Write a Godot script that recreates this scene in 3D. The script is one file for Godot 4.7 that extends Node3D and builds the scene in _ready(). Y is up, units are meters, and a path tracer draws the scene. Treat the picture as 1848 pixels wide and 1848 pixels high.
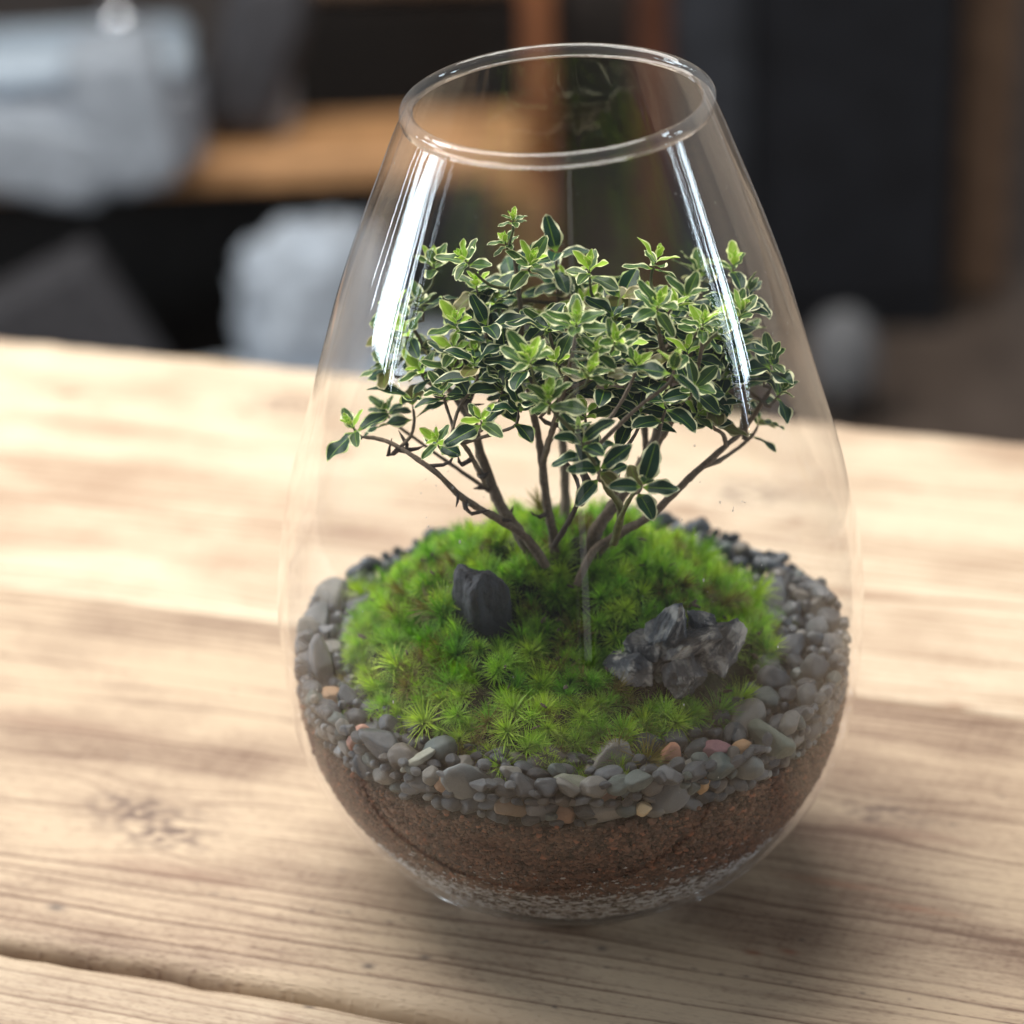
extends Node3D

# ---------------------------------------------------------------- vase profile (metres, one value per centimetre of height)
const R := [0.0390, 0.0500, 0.0641, 0.0724, 0.0784, 0.0826, 0.0850, 0.0861, 0.0867, 0.0869, 0.0867, 0.0858, 0.0842, 0.0821, 0.0795, 0.0766, 0.0736, 0.0707, 0.0678, 0.0649, 0.0616, 0.0580, 0.0541, 0.0501, 0.0461, 0.0421]
const H := 0.25
const WALL := 0.0026
const TILT := 0.0359
const FLOOR := -0.72
const YAW := -0.2845

var taken := {}
var M := {}
var noise_soft: NoiseTexture2D
var noise_fine: NoiseTexture2D
var eye := Vector3(0, 0.53552, 0.75)

func _ready() -> void:
	# ------------------------------------------------------------ camera
	var cam := Camera3D.new()
	cam.name = "camera"
	cam.transform = Transform3D(Basis(Vector3(0.99947653, -0.03208627, -0.00413995), Vector3(0.02609931, 0.87529045, -0.4828928), Vector3(0.01911788, 0.48253197, 0.87566969)), eye)
	cam.fov = 19.87
	cam.near = 0.05
	cam.far = 60.0
	var at := CameraAttributesPhysical.new()
	at.frustum_focal_length = 68.5
	at.frustum_near = 0.05
	at.frustum_far = 60.0
	at.exposure_aperture = 4.4
	at.frustum_focus_distance = 0.812
	cam.attributes = at
	add_child(cam)
	cam.fov = 19.87
	cam.current = true
	# ------------------------------------------------------------ air of the room
	var env := Environment.new()
	env.background_mode = Environment.BG_COLOR
	env.background_color = Color(0.2, 0.205, 0.215).linear_to_srgb()
	env.tonemap_mode = Environment.TONE_MAPPER_LINEAR
	env.tonemap_exposure = 1.0
	env.sdfgi_enabled = true
	env.ssao_enabled = true
	env.ssil_enabled = true
	var we := WorldEnvironment.new()
	we.name = "environment"
	we.environment = env
	add_child(we)
	# ------------------------------------------------------------ textures and materials
	make_materials()
	# ------------------------------------------------------------ windows and added light units round the table: at, turn about y, size, columns, radiance, colour
	window_unit(Vector3(-1.35, 0.07, -0.30), PI / 2, Vector2(0.80, 0.44), [0.0, 0.03, 0.06, 0.10, 0.20, 0.235, 0.27, 0.58, 0.62, 0.66, 0.76, 0.79, 0.94, 0.97], 25.0, Color(0.9, 0.96, 1.0), "wide window of seven uneven panes on the left of the table")
	window_unit(Vector3(-0.65, 1.2, -1.15), 0.35, Vector2(1.6, 1.2), [0.0, 0.49, 0.51, 1.0], 9.4, Color(1.0, 0.985, 0.96), "unseen sloping light window added high above and behind the left of the table", 1.0)  # unseen sloping light unit, added as the main source
	window_unit(Vector3(1.75, 0.0, 0.02), -PI / 2, Vector2(0.24, 0.62), [0.0, 0.08, 0.22, 0.62, 0.66, 0.72, 0.94, 1.0], 30.0, Color(0.88, 0.95, 1.0), "narrow window of four panes on the right of the table")
	window_unit(Vector3(0.22, -0.3, 2.3), PI + 0.08, Vector2(0.15, 1.7), [0.0, 1.0], 0.45, Color(1, 1, 1), "unseen dim light slit added behind the viewer for the streak in the glass")  # unseen slit added only to put a pale streak in the glass
	# ------------------------------------------------------------ setting, then things
	build_room()
	build_table()
	build_vase()
	build_soil()
	build_pebbles()
	build_moss()
	build_rocks()
	build_shrub()

# ================================================================ helpers
func numbered(called: String) -> String:
	if not taken.has(called):
		taken[called] = 0
		return called
	taken[called] += 1
	return "%s_%03d" % [called, taken[called]]

func tag(o: Node, label: String, category := "", group := "", kind := "") -> void:
	if label:
		o.set_meta("label", label)
	if category:
		o.set_meta("category", category)
	if group:
		o.set_meta("group", group)
	if kind:
		o.set_meta("kind", kind)

func thing(called: String, where: Vector3, turn: float, label: String, category: String, group := "") -> Node3D:
	var o := Node3D.new()
	o.name = numbered(called)
	o.position = where
	o.rotation.y = turn
	add_child(o, true)
	tag(o, label, category, group)
	return o

func put(called: String, mesh: Mesh, mat: Material, parent: Node, xf := Transform3D()) -> MeshInstance3D:
	var o := MeshInstance3D.new()
	o.name = numbered(called) if parent == self else called
	o.mesh = mesh
	if mat:
		o.material_override = mat
	o.transform = xf
	parent.add_child(o, true)
	if parent != self:
		var n: String = o.name
		if n != called:
			var k := 1
			while parent.has_node("%s_%03d" % [called, k]):
				k += 1
			o.name = "%s_%03d" % [called, k]
	return o

func rng(s: int) -> RandomNumberGenerator:
	var r := RandomNumberGenerator.new()
	r.seed = s
	return r

func start() -> SurfaceTool:
	var st := SurfaceTool.new()
	st.begin(Mesh.PRIMITIVE_TRIANGLES)
	return st

func tri(st: SurfaceTool, a: Vector3, b: Vector3, c: Vector3) -> void:   # counter-clockwise from outside
	st.add_vertex(a)
	st.add_vertex(c)
	st.add_vertex(b)

func quad(st: SurfaceTool, a: Vector3, b: Vector3, c: Vector3, d: Vector3) -> void:
	tri(st, a, b, c)
	tri(st, a, c, d)

func face_out(s: SurfaceTool, p: Array, c: Vector3) -> void:   # a triangle or quad, turned to look away from c
	var n: Vector3 = (p[1] - p[0]).cross(p[2] - p[0])
	if n.dot(p[0] + p[1] + p[2] - 3.0 * c) < 0:
		p.reverse()
	for k in range(2, p.size()):
		tri(s, p[0], p[k - 1], p[k])

func soft_box(size: Vector3, bevel: float, at := Vector3.ZERO, st: SurfaceTool = null) -> Mesh:   # a box with chamfered edges; at is the middle of its underside
	var s := st if st else start()
	s.set_smooth_group(-1)
	var h := size / 2.0
	var b: float = minf(bevel, minf(h.x, minf(h.y, h.z)) * 0.9)
	var c := at + Vector3(0, h.y, 0)
	for i in 3:
		var j := (i + 1) % 3
		var k := (i + 2) % 3
		for sg in [-1.0, 1.0]:
			var p := []
			for e in [[-1, -1], [1, -1], [1, 1], [-1, 1]]:
				var v := Vector3.ZERO
				v[i] = sg * h[i]
				v[j] = e[0] * (h[j] - b)
				v[k] = e[1] * (h[k] - b)
				p.append(c + v)
			face_out(s, p, c)
		for e in [[-1, -1], [1, -1], [1, 1], [-1, 1]]:
			var p := []
			for q in [[-1, 0], [1, 0], [1, 1], [-1, 1]]:
				var v := Vector3.ZERO
				v[i] = q[0] * (h[i] - b)
				v[j] = e[0] * (h[j] - b * q[1])
				v[k] = e[1] * (h[k] - b * (1 - q[1]))
				p.append(c + v)
			face_out(s, p, c)
	for x in [-1.0, 1.0]:
		for y in [-1.0, 1.0]:
			for z in [-1.0, 1.0]:
				var g := Vector3(x, y, z)
				face_out(s, [c + g * (h - Vector3(0, b, b)), c + g * (h - Vector3(b, 0, b)), c + g * (h - Vector3(b, b, 0))], c)
	if st:
		return null
	s.generate_normals()
	return s.commit()

func grid_mesh(points: Array, nu: int, nv: int, closed_v := false, colors: Array = [], uvs: Array = []) -> ArrayMesh:   # points[u * nv + v]
	var st := start()
	st.set_smooth_group(0)
	for i in points.size():
		if colors.size():
			st.set_color(colors[i])
		if uvs.size():
			st.set_uv(uvs[i])
		st.add_vertex(points[i])
	for u in nu - 1:
		for v in (nv if closed_v else nv - 1):
			var a := u * nv + v
			var b := (u + 1) * nv + v
			var c := (u + 1) * nv + (v + 1) % nv
			var d := u * nv + (v + 1) % nv
			for k in [a, c, b, a, d, c]:
				st.add_index(k)
	st.generate_normals()
	return st.commit()

func lathe(profile: Array, seg: int, tilt := true) -> ArrayMesh:   # profile of Vector2(radius, height), outside on the right when it runs upwards
	var pts := []
	var uv := []
	for p in profile:
		for s in seg + 1:
			var a := TAU * s / seg
			var x: float = p.x * cos(a)
			var y: float = p.y + (TILT * x * pow(p.y / H, 3.0) if tilt else 0.0)
			pts.append(Vector3(x, y, -p.x * sin(a)))
			uv.append(Vector2(float(s) / seg, p.y / H))
	return grid_mesh(pts, profile.size(), seg + 1, false, [], uv)

func radius(h: float) -> float:
	var t := clampf(h / 0.01, 0.0, 24.999)
	var i := int(t)
	var p0: float = R[maxi(i - 1, 0)]
	var p1: float = R[i]
	var p2: float = R[i + 1]
	var p3: float = R[mini(i + 2, 25)]
	return cubic_interpolate(p1, p2, p0, p3, t - i)

func inner(h: float) -> float:
	return radius(h) - WALL

func tube(path: Array, r0: float, r1: float, sides: int, bump := 0.0, s := 1) -> ArrayMesh:
	var cv := Curve3D.new()
	for i in path.size():
		var p: Vector3 = path[i]
		var t := Vector3.ZERO
		if i > 0 and i < path.size() - 1:
			t = (path[i + 1] - path[i - 1]) / 6.0
		cv.add_point(p, -t, t)
	cv.bake_interval = 0.002
	var length := cv.get_baked_length()
	var n := clampi(int(length / 0.0022), 4, 60)
	var r := rng(s)
	var fn := FastNoiseLite.new()
	fn.seed = s
	fn.frequency = 1.0
	var pts := []
	var side := Vector3(0.3, 0.1, 1).normalized()
	for i in n + 1:
		var f := float(i) / n
		var p := cv.sample_baked(f * length)
		var d := (cv.sample_baked(minf(f * length + 0.001, length)) - cv.sample_baked(maxf(f * length - 0.001, 0))).normalized()
		side = (side - d * side.dot(d)).normalized()
		var up := d.cross(side)
		var rad := lerpf(r0, r1, f)
		if i == n:
			rad *= 0.3
		for k in sides:
			var a := TAU * k / sides
			var w := 1.0 + bump * fn.get_noise_3d(p.x * 260 + cos(a) * 0.9, p.y * 160, p.z * 260 + sin(a) * 0.9) * 1.6
			pts.append(p + (side * cos(a) + up * sin(a)) * rad * w)
	return grid_mesh(pts, n + 1, sides, true)

func ball(level: int) -> Array:   # [points, triangles] of a divided icosahedron
	var g := (1.0 + sqrt(5.0)) / 2.0
	var p := [Vector3(-1, g, 0), Vector3(1, g, 0), Vector3(-1, -g, 0), Vector3(1, -g, 0), Vector3(0, -1, g), Vector3(0, 1, g), Vector3(0, -1, -g), Vector3(0, 1, -g), Vector3(g, 0, -1), Vector3(g, 0, 1), Vector3(-g, 0, -1), Vector3(-g, 0, 1)]
	var f := [[0, 11, 5], [0, 5, 1], [0, 1, 7], [0, 7, 10], [0, 10, 11], [1, 5, 9], [5, 11, 4], [11, 10, 2], [10, 7, 6], [7, 1, 8], [3, 9, 4], [3, 4, 2], [3, 2, 6], [3, 6, 8], [3, 8, 9], [4, 9, 5], [2, 4, 11], [6, 2, 10], [8, 6, 7], [9, 8, 1]]
	for i in p.size():
		p[i] = p[i].normalized()
	for l in level:
		var mid := {}
		var g2 := []
		for t in f:
			var m := []
			for e in 3:
				var a: int = mini(t[e], t[(e + 1) % 3])
				var b: int = maxi(t[e], t[(e + 1) % 3])
				var key := a * 100000 + b
				if not mid.has(key):
					mid[key] = p.size()
					p.append(((p[a] + p[b]) / 2.0).normalized())
				m.append(mid[key])
			g2.append_array([[t[0], m[0], m[2]], [t[1], m[1], m[0]], [t[2], m[2], m[1]], [m[0], m[1], m[2]]])
		f = g2
	return [p, f]

func blob(st: SurfaceTool, level: int, shape: Callable, xf := Transform3D(), flat := false) -> void:
	var b := ball(level)
	st.set_smooth_group(-1 if flat else 0)
	var q := []
	for p in b[0]:
		q.append(xf * (p * float(shape.call(p))))
	for t in b[1]:
		tri(st, q[t[0]], q[t[1]], q[t[2]])

func faceted(s: int, cuts: int, near: float, far: float, rough: float) -> Callable:   # a stone: planes cut from a ball, with some roughness
	var r := rng(s)
	var dirs := []
	var ds := []
	for i in cuts:
		dirs.append(Vector3(r.randfn(), r.randfn(), r.randfn()).normalized())
		ds.append(r.randf_range(near, far))
	var fn := FastNoiseLite.new()
	fn.seed = s
	fn.frequency = 1.0
	fn.fractal_octaves = 4
	return func(p: Vector3) -> float:
		var d := 1.0
		for i in dirs.size():
			var k: float = p.dot(dirs[i])
			if k > 0.05:
				var c: float = ds[i] / k
				d = minf(d, c) if rough > 0.1 else -log(exp(-d * 22.0) + exp(-c * 22.0)) / 22.0
		return d * (1.0 + rough * fn.get_noise_3dv(p * 1.9))

# ================================================================ materials
func noise_tex(s: int, freq: float, octaves: int, ramp: Gradient = null, size := 256) -> NoiseTexture2D:
	var n := FastNoiseLite.new()
	n.seed = s
	n.frequency = freq
	n.fractal_octaves = octaves
	var t := NoiseTexture2D.new()
	t.noise = n
	t.width = size
	t.height = size
	t.seamless = true
	if ramp:
		t.color_ramp = ramp
	return t

func lin(r: float, g: float, b: float, a := 1.0) -> Color:
	return Color(r, g, b, a).linear_to_srgb()

func grad(stops: Array) -> Gradient:   # [offset, linear colour] pairs
	var g := Gradient.new()
	var o := PackedFloat32Array()
	var c := PackedColorArray()
	for s in stops:
		o.append(s[0])
		c.append(lin(s[1].x, s[1].y, s[1].z))
	g.offsets = o
	g.colors = c
	return g

func solid(c: Vector3, rough: float, tex: Texture2D = null, scale := 1.0, bump: Texture2D = null, depth := 0.0) -> StandardMaterial3D:
	var m := StandardMaterial3D.new()
	m.albedo_color = lin(c.x, c.y, c.z)
	m.roughness = rough
	if tex or bump:
		m.uv1_triplanar = true
		m.uv1_scale = Vector3.ONE * scale
	if tex:
		m.albedo_texture = tex
	if bump:
		m.heightmap_enabled = true
		m.heightmap_texture = bump
		m.heightmap_scale = depth
	return m

func make_materials() -> void:
	noise_soft = noise_tex(3, 0.02, 5, grad([[0.0, Vector3(0.35, 0.35, 0.35)], [0.5, Vector3(0.62, 0.62, 0.62)], [1.0, Vector3(1, 1, 1)]]))
	noise_fine = noise_tex(9, 0.09, 4)
	var speck := noise_tex(21, 0.16, 3, grad([[0.0, Vector3(0.25, 0.25, 0.25)], [0.42, Vector3(0.55, 0.55, 0.56)], [0.6, Vector3(0.75, 0.75, 0.75)], [0.75, Vector3(1.0, 0.98, 0.94)]]))
	M.glass = StandardMaterial3D.new()
	M.glass.transparency = BaseMaterial3D.TRANSPARENCY_ALPHA
	M.glass.albedo_color = Color(1, 1, 1, 0.003)
	M.glass.roughness = 0.0
	M.glass.cull_mode = BaseMaterial3D.CULL_DISABLED
	M.solid_glass = StandardMaterial3D.new()
	M.solid_glass.transparency = BaseMaterial3D.TRANSPARENCY_ALPHA
	M.solid_glass.refraction_enabled = true
	M.solid_glass.refraction_scale = 0.05
	M.solid_glass.albedo_color = Color(0.97, 0.985, 0.98, 0.0)
	M.solid_glass.roughness = 0.0
	var ripple := noise_tex(63, 0.012, 1)
	M.base_glass = M.solid_glass.duplicate()
	M.base_glass.albedo_color = lin(0.6, 0.62, 0.64, 0.0)
	M.base_glass.roughness = 0.06
	M.glass.uv1_scale = Vector3(11, 0.5, 1)
	M.glass.heightmap_enabled = true
	M.glass.heightmap_texture = ripple
	M.glass.heightmap_scale = 0.012
	M.glass.metallic_specular = 0.46
	M.inner_glass = M.glass.duplicate()
	M.inner_glass.metallic_specular = 0.21
	M.rim_glass = M.glass.duplicate()
	M.rim_glass.albedo_color = Color(1, 0.98, 0.96, 0.03)
	M.soil = solid(Vector3(0.075, 0.036, 0.023), 0.95, noise_tex(31, 0.11, 5, grad([[0.0, Vector3(0.12, 0.1, 0.1)], [0.45, Vector3(0.42, 0.4, 0.4)], [0.7, Vector3(0.8, 0.72, 0.66)], [0.9, Vector3(1.0, 0.8, 0.66)]])), 26.0, noise_fine, 0.12)
	M.pebble = []
	for c in [[0.085, 0.094, 0.105], [0.12, 0.128, 0.138], [0.165, 0.175, 0.185], [0.062, 0.065, 0.074], [0.22, 0.23, 0.235], [0.12, 0.15, 0.135], [0.17, 0.145, 0.12], [0.29, 0.27, 0.235]]:
		M.pebble.append(solid(Vector3(c[0], c[1], c[2]) * Vector3(0.86, 0.89, 0.94), 0.42, speck, 0.8, noise_fine, 0.02))
	M.rock_dark = solid(Vector3(0.065, 0.066, 0.075), 0.75, speck, 55.0, noise_soft, 0.12)
	var vein := noise_tex(77, 0.018, 5, grad([[0.0, Vector3(0.035, 0.036, 0.042)], [0.44, Vector3(0.045, 0.046, 0.052)], [0.56, Vector3(0.075, 0.075, 0.078)], [0.63, Vector3(0.2, 0.19, 0.18)], [0.7, Vector3(0.42, 0.39, 0.34)], [1.0, Vector3(0.5, 0.47, 0.42)]]))
	M.rock_vein = solid(Vector3(0.92, 0.94, 0.98), 0.7, vein, 24.0, noise_soft, 0.12)
	M.bark = solid(Vector3(0.31, 0.235, 0.165), 0.85, noise_soft, 120.0, noise_fine, 0.06)
	M.dead_bark = solid(Vector3(0.12, 0.085, 0.065), 0.9, noise_soft, 120.0, noise_fine, 0.05)
	M.green_stem = solid(Vector3(0.16, 0.17, 0.05), 0.6, noise_soft, 90.0)
	M.leaf = StandardMaterial3D.new()
	M.leaf.vertex_color_use_as_albedo = true
	M.leaf.roughness = 0.42
	M.leaf.metallic_specular = 0.36
	M.leaf.backlight_enabled = true
	M.leaf.backlight = lin(0.42, 0.42, 0.3)
	M.leaf.cull_mode = BaseMaterial3D.CULL_DISABLED
	M.moss = StandardMaterial3D.new()
	M.moss.vertex_color_use_as_albedo = true
	M.moss.roughness = 0.55
	M.moss.backlight_enabled = true
	M.moss.backlight = lin(0.8, 0.85, 0.45)
	M.moss.cull_mode = BaseMaterial3D.CULL_DISABLED
	M.moss_bed = solid(Vector3(0.03, 0.04, 0.012), 0.95, noise_soft, 60.0, noise_fine, 0.2)
	var grain := noise_tex(55, 0.03, 4, grad([[0.0, Vector3(0.5, 0.5, 0.5)], [1.0, Vector3(1, 1, 1)]]))
	M.orange_wood = solid(Vector3(0.95, 0.5, 0.22), 0.55, grain, 3.0)
	M.post_wood = solid(Vector3(0.5, 0.19, 0.08), 0.6, grain, 3.0)
	M.red_wood = solid(Vector3(0.2, 0.07, 0.035), 0.6, grain, 3.0)
	M.brown_wood = solid(Vector3(0.33, 0.2, 0.125), 0.6, grain, 3.0)
	M.floor = solid(Vector3(0.15, 0.11, 0.086), 0.55, grain, 1.5)
	M.dark_paint = solid(Vector3(0.017, 0.019, 0.025), 0.5, grain, 2.0)
	M.slate_paint = solid(Vector3(0.06, 0.065, 0.078), 0.55, grain, 2.0)
	M.box_plastic = solid(Vector3(0.45, 0.48, 0.54), 0.35, grain, 5.0)
	M.lid_plastic = solid(Vector3(0.72, 0.86, 1.0), 0.3, grain, 5.0)
	M.bag_plastic = solid(Vector3(0.60, 0.66, 0.74), 0.4, grain, 5.0)
	M.chrome = solid(Vector3(0.9, 0.92, 0.95), 0.12)
	M.chrome.metallic = 1.0
	M.dust = solid(Vector3(0.6, 0.6, 0.58), 0.8)
	M.grey_cloth = solid(Vector3(0.5, 0.49, 0.52), 0.9, grain, 6.0)
	M.pale_cloth = solid(Vector3(0.8, 0.89, 1.0), 0.85, grain, 6.0)
	M.dark_cloth = solid(Vector3(0.1, 0.096, 0.105), 0.85, grain, 6.0)
	M.wicker = solid(Vector3(0.13, 0.1, 0.085), 0.8, noise_fine, 14.0, noise_fine, 0.5)
	M.screen = solid(Vector3(0.2, 0.17, 0.155), 0.7, grain, 4.0)
	M.black = solid(Vector3(0.034, 0.031, 0.03), 0.7, grain, 4.0)
	M.frame = solid(Vector3(0.05, 0.05, 0.05), 0.5, grain, 4.0)
	M.shiny = solid(Vector3(0.8, 0.85, 0.9), 0.15)

# ================================================================ windows and added light units
func window_unit(at: Vector3, turn: float, size: Vector2, splits: Array, radiance: float, colour: Color, label: String, slope := 0.0) -> void:   # looks along its own +z
	var o := thing("window", at, turn, label, "window")
	o.rotation.x = slope
	var bar := 0.05
	put("frame", soft_box(Vector3(bar, size.y + 2 * bar, 0.07), 0.004, Vector3(-size.x / 2 - bar / 2, 0, 0)), M.frame, o)
	put("frame", soft_box(Vector3(bar, size.y + 2 * bar, 0.07), 0.004, Vector3(size.x / 2 + bar / 2, 0, 0)), M.frame, o)
	put("sill", soft_box(Vector3(size.x, bar, 0.07), 0.004), M.frame, o)
	put("lintel", soft_box(Vector3(size.x, bar, 0.07), 0.004, Vector3(0, size.y + bar, 0)), M.frame, o)
	var glow := StandardMaterial3D.new()
	glow.albedo_color = Color(0.1, 0.1, 0.1)
	glow.emission_enabled = true
	glow.emission = colour
	glow.emission_energy_multiplier = minf(1.5, radiance)
	for c in splits.size() / 2:
		var pw: float = (splits[c * 2 + 1] - splits[c * 2]) * size.x
		var x: float = -size.x / 2 + splits[c * 2] * size.x + pw / 2
		if c > 0:
			var gap: float = (splits[c * 2] - splits[c * 2 - 1]) * size.x
			put("mullion", soft_box(Vector3(gap - 0.001, size.y, 0.06), 0.003, Vector3(x - pw / 2 - gap / 2, bar, 0.002)), M.frame, o)
		put("pane", soft_box(Vector3(pw, size.y, 0.006), 0.001, Vector3(x, bar, 0)), glow, o)
		var l := AreaLight3D.new()
		l.name = "pane_light"
		l.area_size = Vector2(pw, size.y)
		l.area_normalize_energy = false
		l.light_color = colour
		l.light_energy = radiance / PI
		l.shadow_enabled = true
		l.set("area_range", 12.0)
		l.transform = Transform3D(Basis(Vector3.UP, PI), Vector3(x, bar + size.y / 2, 0.012))
		o.add_child(l, true)

# ================================================================ room behind the table
func pillow(size: Vector3, power: float, wrinkle: float, s: int) -> ArrayMesh:   # a soft bundle, its underside at the origin
	var fn := FastNoiseLite.new()
	fn.seed = s
	fn.frequency = 1.0
	var st := start()
	var h := size / 2.0
	var shape := func(p: Vector3) -> float:
		var q := p.abs()
		return 1.0 / pow(pow(q.x, power) + pow(q.y, power) + pow(q.z, power), 1.0 / power) * (1.0 + wrinkle * fn.get_noise_3dv(p * 2.6))
	blob(st, 4, shape, Transform3D(Basis.from_scale(h), Vector3(0, h.y, 0)))
	st.index()
	st.generate_normals()
	return st.commit()

func build_room() -> void:
	var f := put("floor", soft_box(Vector3(9, 0.1, 9), 0.001, Vector3(0, FLOOR - 0.1, -1.5)), M.floor, self)
	tag(f, "", "", "", "structure")
	# low bench with an orange brown seat
	var b := thing("low_bench", Vector3(-0.5, FLOOR, -1.725), 0.02, "low bench with warm orange brown wooden seat behind the table", "bench")
	put("seat", soft_box(Vector3(0.94, 0.03, 0.11), 0.005, Vector3(0, 0.24, -0.035)), M.orange_wood, b)
	for x in [-0.42, 0.42]:
		put("leg", soft_box(Vector3(0.03, 0.234, 0.13), 0.003, Vector3(x, 0, -0.02)), M.black, b)
	put("back_panel", soft_box(Vector3(0.80, 0.21, 0.012), 0.002, Vector3(0, 0.018, -0.085)), M.black, b)
	# on and under the bench
	var bx := thing("plastic_box", Vector3(-0.44, -0.45, -1.72), 0.1, "grey blue plastic storage box standing on the left end of the low bench", "box")
	put("tub", soft_box(Vector3(0.24, 0.085, 0.10), 0.012), M.box_plastic, bx)
	put("lid", soft_box(Vector3(0.25, 0.028, 0.11), 0.01, Vector3(-0.01, 0.0855, 0)), M.lid_plastic, bx)
	put("knob", pillow(Vector3(0.034, 0.034, 0.034), 2.0, 0, 2), M.chrome, bx, Transform3D(Basis(), Vector3(0.055, 0.113, 0.01)))  # added chrome ball that catches a blurred window glint
	var pb := put("plastic_bag", pillow(Vector3(0.085, 0.135, 0.09), 6.0, 0.06, 15), M.bag_plastic, self, Transform3D(Basis(Vector3.BACK, 0.12), Vector3(-0.372, -0.452, -1.675)))
	tag(pb, "upright pale blue grey plastic bag in front of the grey blue box", "bag")
	var pc := put("plastic_bag", pillow(Vector3(0.15, 0.075, 0.06), 6.0, 0.07, 16), M.bag_plastic, self, Transform3D(Basis(Vector3.BACK, -0.2), Vector3(-0.475, -0.45, -1.655)))
	tag(pc, "low blue grey plastic bag at the far left of the bench", "bag")
	var bx2 := thing("plastic_box", Vector3(-0.58, -0.45, -1.72), 0.1, "pale blue plastic box at the very left end of the bench", "box")
	put("tub", soft_box(Vector3(0.05, 0.12, 0.09), 0.01), M.lid_plastic, bx2)
	var g3 := put("dark_bag", pillow(Vector3(0.075, 0.17, 0.1), 3.5, 0.1, 11), M.dark_cloth, self, Transform3D(Basis(Vector3.BACK, -0.35), Vector3(-0.3, -0.447, -1.78)))
	tag(g3, "charcoal cloth bag leaning beside the grey blanket on the bench", "bag")
	var wb := thing("wicker_basket", Vector3(-0.14, FLOOR, -2.08), 0.0, "brown wicker basket standing behind the bench", "basket")
	put("body", soft_box(Vector3(0.30, 0.33, 0.18), 0.02), M.wicker, wb)
	put("rim", soft_box(Vector3(0.315, 0.022, 0.195), 0.008, Vector3(0, 0.325, 0)), M.brown_wood, wb)
	var bottle := thing("bottle", Vector3(-0.255, -0.45, -1.77), 0.0, "small grey glass bottle with a bright round stopper added for its glint on the bench", "bottle")
	put("body", pillow(Vector3(0.03, 0.075, 0.03), 3.0, 0, 3), M.box_plastic, bottle)
	put("stopper", pillow(Vector3(0.022, 0.022, 0.022), 2.0, 0, 4), M.chrome, bottle, Transform3D(Basis(), Vector3(0, 0.074, 0)))  # made-up bright ball, there to mirror a second small glint
	var heap := [[Vector3(-0.29, FLOOR, -1.64), Vector3(0.22, 0.085, 0.12), 0.15, "pale blue linen sheet in a heap on the floor under the bench end"], [Vector3(-0.225, FLOOR + 0.06, -1.68), Vector3(0.14, 0.155, 0.08), 0.5, "pale blue linen bundle stacked upright under the bench"], [Vector3(-0.12, FLOOR, -1.70), Vector3(0.20, 0.085, 0.12), -0.1, "grey blue linen bundle on the floor nearest the posts"]]
	for k in 3:
		var h: Array = heap[k]
		tag(put("linen_bundle", pillow(h[1], 3.0, 0.22, 40 + k), M.pale_cloth, self, Transform3D(Basis(Vector3.UP, h[2]), h[0])), h[3], "linen", "pale linen bundles under the bench")
	tag(put("grey_cushion", pillow(Vector3(0.19, 0.085, 0.12), 3.0, 0.1, 61), M.grey_cloth, self, Transform3D(Basis(Vector3.UP, 0.2), Vector3(-0.54, FLOOR, -1.66))), "grey cushion on the floor at the far left under the bench", "cushion")
	var dk := put("dark_crate", soft_box(Vector3(0.16, 0.2, 0.06), 0.006), M.dark_cloth, self, Transform3D(Basis(Vector3.BACK, 0.45), Vector3(-0.40, FLOOR + 0.02, -1.60)))
	tag(dk, "charcoal crate leaning in the gloom under the bench", "crate")
	var wc := put("refracted_seat_box", soft_box(Vector3(0.18, 0.075, 0.1), 0.005), M.orange_wood, self, Transform3D(Basis(), Vector3(-0.10, FLOOR + 0.085, -1.88)))  # added box standing in for the bench image bent by the glass
	tag(wc, "small orange box added for the bench colour refracted through the vase", "crate")
	# posts, cabinet, chair
	var dp := put("dark_screen", soft_box(Vector3(0.62, 1.3, 0.02), 0.003), M.screen, self, Transform3D(Basis(), Vector3(-0.14, FLOOR, -2.3)))
	tag(dp, "near black upright screen behind the posts and the basket", "screen")
	var p1 := put("wooden_post", soft_box(Vector3(0.028, 1.5, 0.03), 0.003), M.post_wood, self, Transform3D(Basis(), Vector3(-0.017, FLOOR, -1.9)))
	tag(p1, "orange brown square post directly behind the vase mouth", "post", "posts behind the vase")
	var p2 := put("wooden_post", soft_box(Vector3(0.032, 1.5, 0.03), 0.003), M.red_wood, self, Transform3D(Basis(), Vector3(0.094, FLOOR, -1.95)))
	tag(p2, "red brown square post between the vase rim and the dark cabinet", "post", "posts behind the vase")
	var c := thing("tall_cabinet", Vector3(0.285, FLOOR, -1.95), 0.0, "tall near black cabinet standing right of the posts", "cabinet")
	put("carcass", soft_box(Vector3(0.19, 1.6, 0.14), 0.004), M.dark_paint, c)
	put("door", soft_box(Vector3(0.175, 1.5, 0.012), 0.003, Vector3(0.004, 0.04, 0.077)), M.dark_paint, c)
	put("knob", pillow(Vector3(0.012, 0.012, 0.012), 2.0, 0, 1), M.dark_paint, c, Transform3D(Basis(), Vector3(-0.07, 0.8, 0.089)))
	put("side_panel", soft_box(Vector3(0.075, 1.6, 0.02), 0.003, Vector3(-0.135, 0, 0.02)), M.slate_paint, c)
	var p3 := put("brown_post", soft_box(Vector3(0.055, 1.5, 0.05), 0.004), M.brown_wood, self, Transform3D(Basis(), Vector3(0.424, FLOOR, -1.99)))
	tag(p3, "dull brown wooden post right of the dark cabinet", "post")
	var ch := thing("stool", Vector3(0.258, FLOOR, -1.68), 0.3, "small pale grey rounded stool on the brown floor", "stool")
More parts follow.
